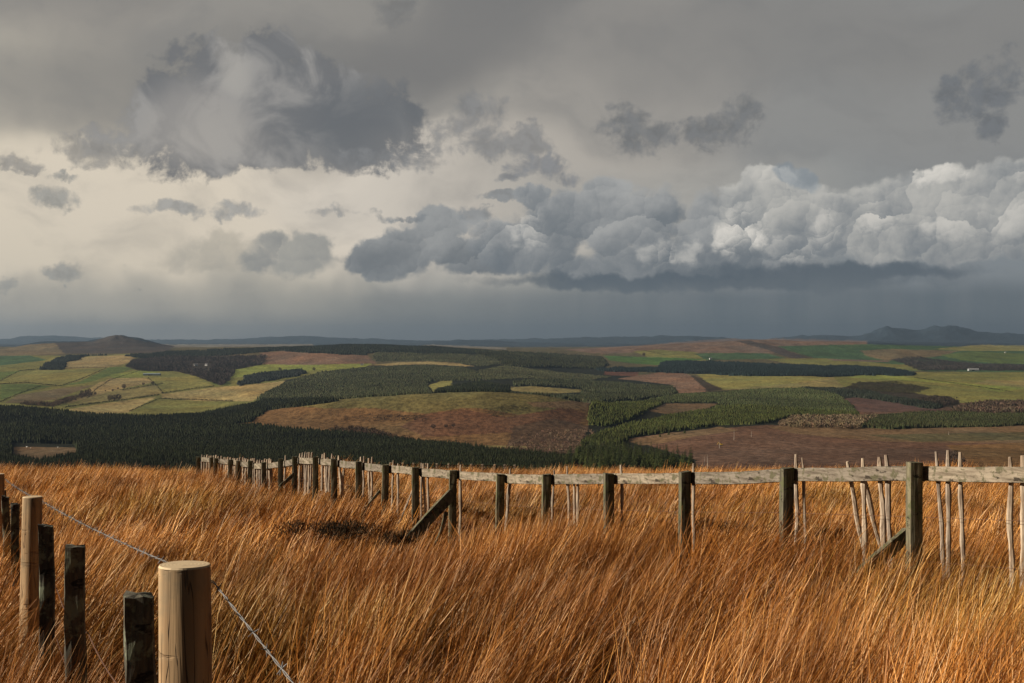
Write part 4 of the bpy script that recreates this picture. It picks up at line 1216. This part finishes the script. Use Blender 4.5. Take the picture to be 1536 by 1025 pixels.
# ------------------------------------------------------------------ sun, sky, haze, camera
SUN_AZ = math.atan2(-1.0, -.12)        # measured from +Y towards +X
SUN_EL = math.radians(24)
sd = Vector((math.sin(SUN_AZ) * math.cos(SUN_EL), math.cos(SUN_AZ) * math.cos(SUN_EL), math.sin(SUN_EL)))
l = bpy.data.lights.new('sun', 'SUN'); l.energy = 5.0; l.angle = math.radians(.5); l.color = (1, .89, .74)
lo = link(bpy.data.objects.new('sun', l)); lo.rotation_euler = sd.to_track_quat('Z', 'Y').to_euler()

def make_world():
    NDIM[0] = '2D'
    w = bpy.data.worlds.new('World'); SC.world = w; w.use_nodes = True
    nt = w.node_tree; S.nt = nt
    bg = nt.nodes['Background']
    sky = nt.nodes.new('ShaderNodeTexSky'); sky.sky_type = 'NISHITA'; sky.sun_disc = False
    sky.sun_elevation = SUN_EL; sky.sun_rotation = SUN_AZ; sky.air_density = 1.2; sky.dust_density = 2
    STR = .1
    bg.inputs['Strength'].default_value = STR
    tc = nt.nodes.new('ShaderNodeTexCoord'); dv = S(tc.outputs['Generated'])
    x, y, z = sep(vmath('NORMALIZE', dv))
    az = S.math('ARCTAN2', x, y); el = S.math('ARCSINE', z)
    k = F / 100.0                      # sky coordinates: hundreds of photo pixels from the optical axis
    u0 = az * k; v0 = el * k
    P0 = vec(u0, v0, 0)
    def warp(scale, amt, detail=5, rough=.55, z0=0.0):
        c = noise(vmath('ADD', P0, (3.1 + z0 * 13, 7.7 + z0 * 7, z0)), scale, detail, rough, out='Color')
        return vmath('MULTIPLY', vmath('SUBTRACT', c, (.5, .5, .5)), (amt, amt, 0))
    Wb = vmath('ADD', P0, warp(.35, 1.6, 4, .5, 1.0))
    ub, vb, _ = sep(Wb)
    pu = lambda px: (px - CX) / 100.; pv = lambda py: (CY - py) / 100.
    eg = bpy.data.node_groups.new('ellipse', 'ShaderNodeTree')
    for nm in ('U', 'V', 'U0', 'V0', 'A', 'B', 'C', 'D'): eg.interface.new_socket(nm, in_out='INPUT', socket_type='NodeSocketFloat')
    eg.interface.new_socket('F', in_out='OUTPUT', socket_type='NodeSocketFloat')
    S.nt = eg
    gi, go = eg.nodes.new('NodeGroupInput'), eg.nodes.new('NodeGroupOutput')
    U, V, U0, V0, A_, B_, C_, D_ = [S(gi.outputs[i]) for i in range(8)]
    du = U - U0; dv_ = V - V0
    e1 = du * A_ + dv_ * B_; e2 = du * C_ + dv_ * D_
    eg.links.new((1.0 - (e1 * e1 + e2 * e2)).k, go.inputs[0])
    S.nt = nt
    def ell(U, V, px, py, rx, ry, rot=0):
        n = nt.nodes.new('ShaderNodeGroup'); n.node_tree = eg
        nt.links.new(U.k, n.inputs[0]); nt.links.new(V.k, n.inputs[1])
        c, s = math.cos(rot), math.sin(rot)
        for i, v in enumerate((pu(px), pv(py), c * 100. / rx, s * 100. / rx, -s * 100. / ry, c * 100. / ry)): n.inputs[2 + i].default_value = v
        return S(n.outputs[0])
    def soft(px, py, rx, ry, rot=0, p=-1.3):
        e = ell(ub, vb, px, py, rx, ry, rot)
        return sstep(e, p, 1.0)
    lc = lambda r, g, b: lin(r, g, b)
    # vertical base gradient
    cr = nt.nodes.new('ShaderNodeValToRGB'); el_ = cr.color_ramp.elements
    vv = S.math('MULTIPLY', v0 + (ub - u0) * .0, 1 / 6.0)
    nt.links.new(vv.k, cr.inputs[0])
    stops = [(0.0, lc(112, 118, 121)), (.06, lc(130, 133, 133)), (.15, lc(158, 158, 153)), (.3, lc(160, 158, 152)), (.45, lc(172, 168, 160)), (.62, lc(150, 149, 144)), (.78, lc(130, 130, 128)), (1.0, lc(122, 122, 121))]
    el_[0].position, el_[0].color = stops[0][0], (*stops[0][1], 1)
    el_[1].position, el_[1].color = stops[-1][0], (*stops[-1][1], 1)
    for p, c in stops[1:-1]:
        e = el_.new(p); e.color = (*c, 1)
    c = S(cr.outputs[0])
    # broad tones
    for px, py, rx, ry, rot, colr, a in [
        (1500, 300, 520, 260, 0, lc(128, 136, 142), .95), (1300, 130, 420, 150, 0, lc(140, 140, 138), .8),
        (60, 300, 440, 190, 0, lc(220, 210, 190), .95), (500, 303, 440, 85, 0, lc(226, 217, 204), 1.0), (160, 330, 350, 140, 0, lc(212, 202, 184), .8),
        (800, 290, 320, 70, 0, lc(200, 194, 184), .85),
        (200, 455, 520, 34, 0, lc(140, 141, 137), .6),
        (300, 130, 420, 60, .1, lc(120, 120, 119), .85), (120, 25, 400, 60, 0, lc(142, 139, 134), .7), (700, 60, 260, 80, .5, lc(118, 118, 118), .7),
        (420, 30, 180, 40, .3, lc(150, 148, 143), .5), (960, 30, 260, 45, .6, lc(147, 145, 141), .6), (880, 190, 240, 120, .4, lc(158, 154, 148), .6), (1250, 70, 500, 60, 0, lc(126, 126, 125), .6),
        (1050, 300, 240, 60, 0, lc(150, 152, 150), .6), (20, 170, 260, 60, 0, lc(150, 147, 140), .4)]:
        c = mix(soft(px, py, rx, ry, rot) * a, c, colr)
    fine = noise(vmath('MULTIPLY', Wb, (1.0, 1.9, 1)), .9, 6, .55)
    c = mix(sstep(fine, .4, .8) * .25, c, lc(112, 114, 116))
    # left bank glow and streaks down to horizon
    def union(U, V, lst):
        r = None
        for t in lst:
            e = ell(U, V, *t); e = e * (1.0) 
            r = e if r is None else r.max(e)
        return S.math('MAXIMUM', r, -1.5)
    W1 = vmath('ADD', P0, warp(1.3, .62, 6, .64, 4.0)); u1, v1, _ = sep(W1)
    nz = noise(vmath('MULTIPLY', P0, (1, 1.15, 1)), 1.7, 6, .62, .25)
    nz2 = noise(vmath('ADD', P0, (5, 2, 3)), 5.5, 4, .6, .2)
    tex = (nz - .5) * 2.6 + (nz2 - .5) * .8
    # big grey cloud, upper left of centre
    big = union(u1, v1, [(390, 165, 160, 90), (520, 190, 120, 75), (280, 200, 90, 70), (330, 225, 170, 38), (250, 170, 45, 50), (400, 90, 45, 40, .8), (440, 150, 110, 60)])
    D = big + tex * .8
    A = sstep(D, -.25, .35)
    inner = noise(vmath('ADD', P0, (1.5, 4.4, 2)), 1.0, 6, .55, .5)
    shade = sstep(inner, .38, .62)
    cb = mix(shade, lc(112, 114, 117), lc(152, 151, 149))
    cb = mix(soft(570, 175, 100, 75, 0, -.6) * .85, cb, lc(96, 101, 107))
    cb = mix(soft(320, 200, 90, 60, 0, -.8) * .6, cb, lc(160, 157, 153))
    cb = mix(soft(380, 115, 30, 45, .7, -.6) * .5, cb, lc(176, 173, 167))
    cb = mix(sstep(D, -.1, .7, .35, 0.0), cb, lc(100, 102, 105))
    c = mix(A * .93, c, cb)
    # ragged dark scud
    def scud(lst, colr, a, lo=-.45, hi=1.1, amp=1.7):
        nonlocal c
        e = union(u1, v1, lst) + tex * amp
        c2 = mix(sstep(nz2, .35, .65), colr, tuple(q * 1.22 for q in colr))
        c = mix(sstep(e, lo, hi) * a, c, c2)
    scud([(725, 165, 45, 28, .6), (690, 200, 60, 26), (790, 200, 22, 18), (760, 215, 60, 20), (600, 240, 70, 18)], lc(118, 120, 122), .75)
    scud([(935, 190, 42, 30), (955, 215, 46, 30), (985, 210, 36, 24), (1075, 200, 56, 30, .2), (1100, 185, 42, 28)], lc(104, 107, 110), .84)
    scud([(1445, 165, 50, 40), (1480, 140, 34, 30), (1410, 155, 30, 20), (1460, 200, 25, 25)], lc(96, 101, 107), .75)
    scud([(810, 255, 50, 22), (850, 262, 26, 14), (780, 268, 34, 10)], lc(118, 121, 125), .85)
    scud([(105, 308, 36, 18), (118, 281, 20, 6), (120, 410, 30, 16), (35, 425, 20, 9)], lc(140, 140, 136), .85)
    scud([(270, 318, 52, 11, .05), (350, 314, 48, 13, -.15), (500, 318, 45, 7, -.1), (590, 328, 45, 6)], lc(146, 146, 144), .85)
    scud([(120, 238, 40, 20), (190, 245, 55, 18), (60, 262, 30, 8)], lc(134, 132, 128), .8)
    scud([(590, 30, 32, 30), (170, 8, 60, 12), (60, 12, 60, 10)], lc(102, 104, 106), .55)
    # cumulus: rounded puffs of three sizes, each lit from the upper left
    wv = warp(1.5, .5, 6, .6, 9.0)
    Pb = vmath('ADD', P0, wv)
    W2 = vmath('ADD', P0, vmath('SCALE', wv, scale=.9)); u2, v2, _ = sep(W2)
    hsum, ssum = None, None
    for scl, wt, ex in ((.85, .46, 0), (2.1, .26, 3.3), (5.2, .13, 7.7)):
        n = nt.nodes.new('ShaderNodeTexVoronoi'); n.voronoi_dimensions = '2D'; n.feature = 'F1'
        n.inputs['Scale'].default_value = scl
        q = vmath('MULTIPLY', vmath('ADD', Pb, (ex, ex * .7, 0)), (1, 1.2, 1))
        nt.links.new(q.k, n.inputs['Vector'])
        d = S(n.outputs['Distance'])
        dx, dy, _ = sep(vmath('SUBTRACT', q, S(n.outputs['Position'])))
        sh = (dx * -.62 + dy * .78) * scl
        h = 1.0 - d * d * 1.3
        hsum = h * wt if hsum is None else hsum + h * wt
        ssum = sh * wt if ssum is None else ssum + sh * wt
    soft_n = noise(vmath('ADD', Wb, (9, 4, 0)), 1.0, 5, .55)
    def cum(lst, amp, lo, hi, light, shadow, a, gain=1.5, base=None):
        nonlocal c
        e = union(u2, v2, lst)
        Dn = e + (hsum - .62) * amp + (nz - .5) * .7
        al = sstep(Dn, lo, hi)
        g = ssum * gain * .8 + (soft_n - .5) * 2.4 + (nz2 - .5) * .5 + (hsum - .6) * .5
        if base: g = g + sstep(v2, base[0], base[1], -.75, .18)
        rim = sstep(Dn, lo + .1, hi + .55, .22, 0.0)
        sh = sstep(g + rim, -1.1, 1.15)
        c = mix(al * a, c, mix(sh, shadow, light))
        return al
    cum([(330, 385, 60, 30), (290, 392, 55, 34), (340, 360, 30, 20)], 2.0, -.2, .8, lc(190, 182, 166), lc(150, 149, 143), .7)
    cum([(440, 385, 62, 30), (400, 395, 46, 24), (470, 365, 34, 22), (420, 370, 30, 20)], 2.0, -.15, .7, lc(160, 160, 154), lc(124, 128, 130), .85)
    cum([(610, 375, 82, 44), (650, 345, 46, 32), (560, 392, 50, 26), (700, 388, 60, 34)], 1.9, -.1, .45, lc(154, 157, 158), lc(106, 113, 119), .95, base=(.8, 1.8))
    scud([(715, 325, 36, 9, -.05), (770, 300, 62, 6, .03), (600, 328, 34, 5)], lc(120, 125, 129), .8)
    cum([(880, 345, 120, 60), (905, 300, 44, 34), (800, 295, 22, 20), (800, 365, 110, 50), (980, 335, 100, 52), (1060, 350, 110, 60), (1000, 392, 240, 38)],
        1.6, -.15, .45, lc(166, 168, 168), lc(108, 116, 123), .95, base=(.9, 2.2))
    cum([(1150, 330, 100, 62), (1150, 275, 44, 24), (1250, 345, 100, 50), (1330, 325, 86, 46), (1420, 315, 96, 52), (1390, 283, 48, 22), (1500, 310, 86, 52), (1540, 290, 60, 40), (1380, 365, 220, 34), (1650, 320, 140, 70), (1800, 330, 160, 60)],
        1.6, -.12, .36, lc(190, 189, 184), lc(120, 127, 133), .95, base=(.8, 2.0))
    # brightest turrets
    def turret(px, py, rx, ry, a, colr=lc(220, 217, 210)):
        nonlocal c
        e = ell(u2, v2, px, py, rx, ry) + (hsum - .62) * 2.2 + (nz2 - .5) * 1.2
        c = mix(sstep(e, -.1, .8) * sstep(ssum * 1.6 + (nz - .5) * .6, -.35, .5) * a, c, colr)
    turret(1108, 350, 44, 44, 1.0); turret(1235, 345, 30, 26, .5); turret(1385, 275, 44, 15, .8); turret(1165, 268, 40, 16, .4)
    turret(1300, 330, 44, 28, .5); turret(1400, 345, 50, 24, .4); turret(1000, 375, 50, 26, .45); turret(1530, 275, 34, 30, .7); turret(790, 340, 36, 34, .45); turret(1480, 335, 60, 28, .35); turret(1190, 375, 60, 20, .4)
    # blue window behind the bank
    c = mix(sstep(ell(u2, v2, 1190, 272, 42, 20, -.5), 0, .6) * .5, c, lc(118, 134, 148))
    # dark flat base and rain below
    bs = S.math('MAXIMUM', ell(u2, v2, 1060, 424, 330, 13), ell(u2, v2, 900, 422, 170, 12)); bs = bs.max(ell(u2, v2, 1240, 412, 210, 15))
    c = mix(sstep(bs + (nz - .5) * 1.2, -.5, .8) * .85, c, lc(84, 95, 105))
    rain = sstep(v0 + (vb - v0) * .25, .62, 1.0, 1.0, 0.0)
    rx_ = sstep(ub, pu(450), pu(1150))
    streak = noise(vmath('MULTIPLY', vmath('ADD', P0, (0, 0, 0)), (1, .12, 1)), 1.4, 5, .6)
    rc = mix(sstep(streak, .3, .7), lc(94, 105, 113), lc(107, 115, 121))
    c = mix(rain * (rx_ * .86 + .02), c, rc)
    rl = sstep(v0 + (nz - .5) * .25, .02, .5, 1.0, 0.0)
    c = mix(rl * .5, c, mix(rx_, lc(110, 115, 118), lc(86, 99, 109)))
    # clear sky shows faintly through the overcast higher up and behind
    up = sstep(el, .3, 1.0)
    cl = vmath('SCALE', c, scale=1.04 / STR / 2 ** EXPO)
    skyc = vmath('SCALE', S(sky.outputs[0]), scale=1.0)
    out = mix(up * .35, vmath('MULTIPLY', cl, (1.02, 1.0, .98)), skyc)
    # unseen sky overhead, beside and behind, darkened to cut the ambient light
    hv = sstep(S.math('ABSOLUTE', az), .42, 1.3).max(sstep(el, .30, .75))
    out = mix(hv * .86, out, tuple(q / STR / 2 ** EXPO for q in lin(34, 37, 42)))
    nt.links.new(out.k, bg.inputs['Color'])
    w.cycles.sampling_method = 'NONE'
make_world()

# air: one closed box of thin haze round everything
HD = 2.9e-5
def make_haze():
    V, Fs = box(-26000, 26000, -120, 39500, -330, 420)
    m = bpy.data.materials.new('haze'); m.use_nodes = True; nt = m.node_tree
    nt.nodes.remove(nt.nodes['Principled BSDF'])
    v = nt.nodes.new('ShaderNodeVolumePrincipled')
    v.inputs['Color'].default_value = (.38, .52, .70, 1); v.inputs['Density'].default_value = HD
    v.inputs['Anisotropy'].default_value = .5
    nt.links.new(v.outputs[0], nt.nodes['Material Output'].inputs['Volume'])
    o = npobj('haze', V, Fs, m); tag(o, 'thin blue air over the whole valley', 'haze', kind='stuff')
make_haze()

cam = bpy.data.cameras.new('camera'); co = link(bpy.data.objects.new('camera', cam))
cam.lens = F / 1536 * 36; cam.sensor_width = 36; cam.clip_end = 120000; cam.clip_start = .05
co.location = (0, 0, 0); co.rotation_euler = (math.radians(90), 0, 0)
SC.camera = co
SC.render.engine = 'CYCLES'
SC.view_settings.view_transform = 'Standard'; SC.view_settings.look = 'None'
SC.view_settings.exposure = EXPO; SC.view_settings.gamma = 1
cy = SC.cycles
cy.max_bounces = 5; cy.diffuse_bounces = 2; cy.glossy_bounces = 2; cy.transmission_bounces = 3; cy.volume_bounces = 0; cy.transparent_max_bounces = 8
cy.use_denoising = True
try: cy.denoiser = 'OPENIMAGEDENOISE'; cy.denoising_prefilter = 'ACCURATE'
except Exception: pass
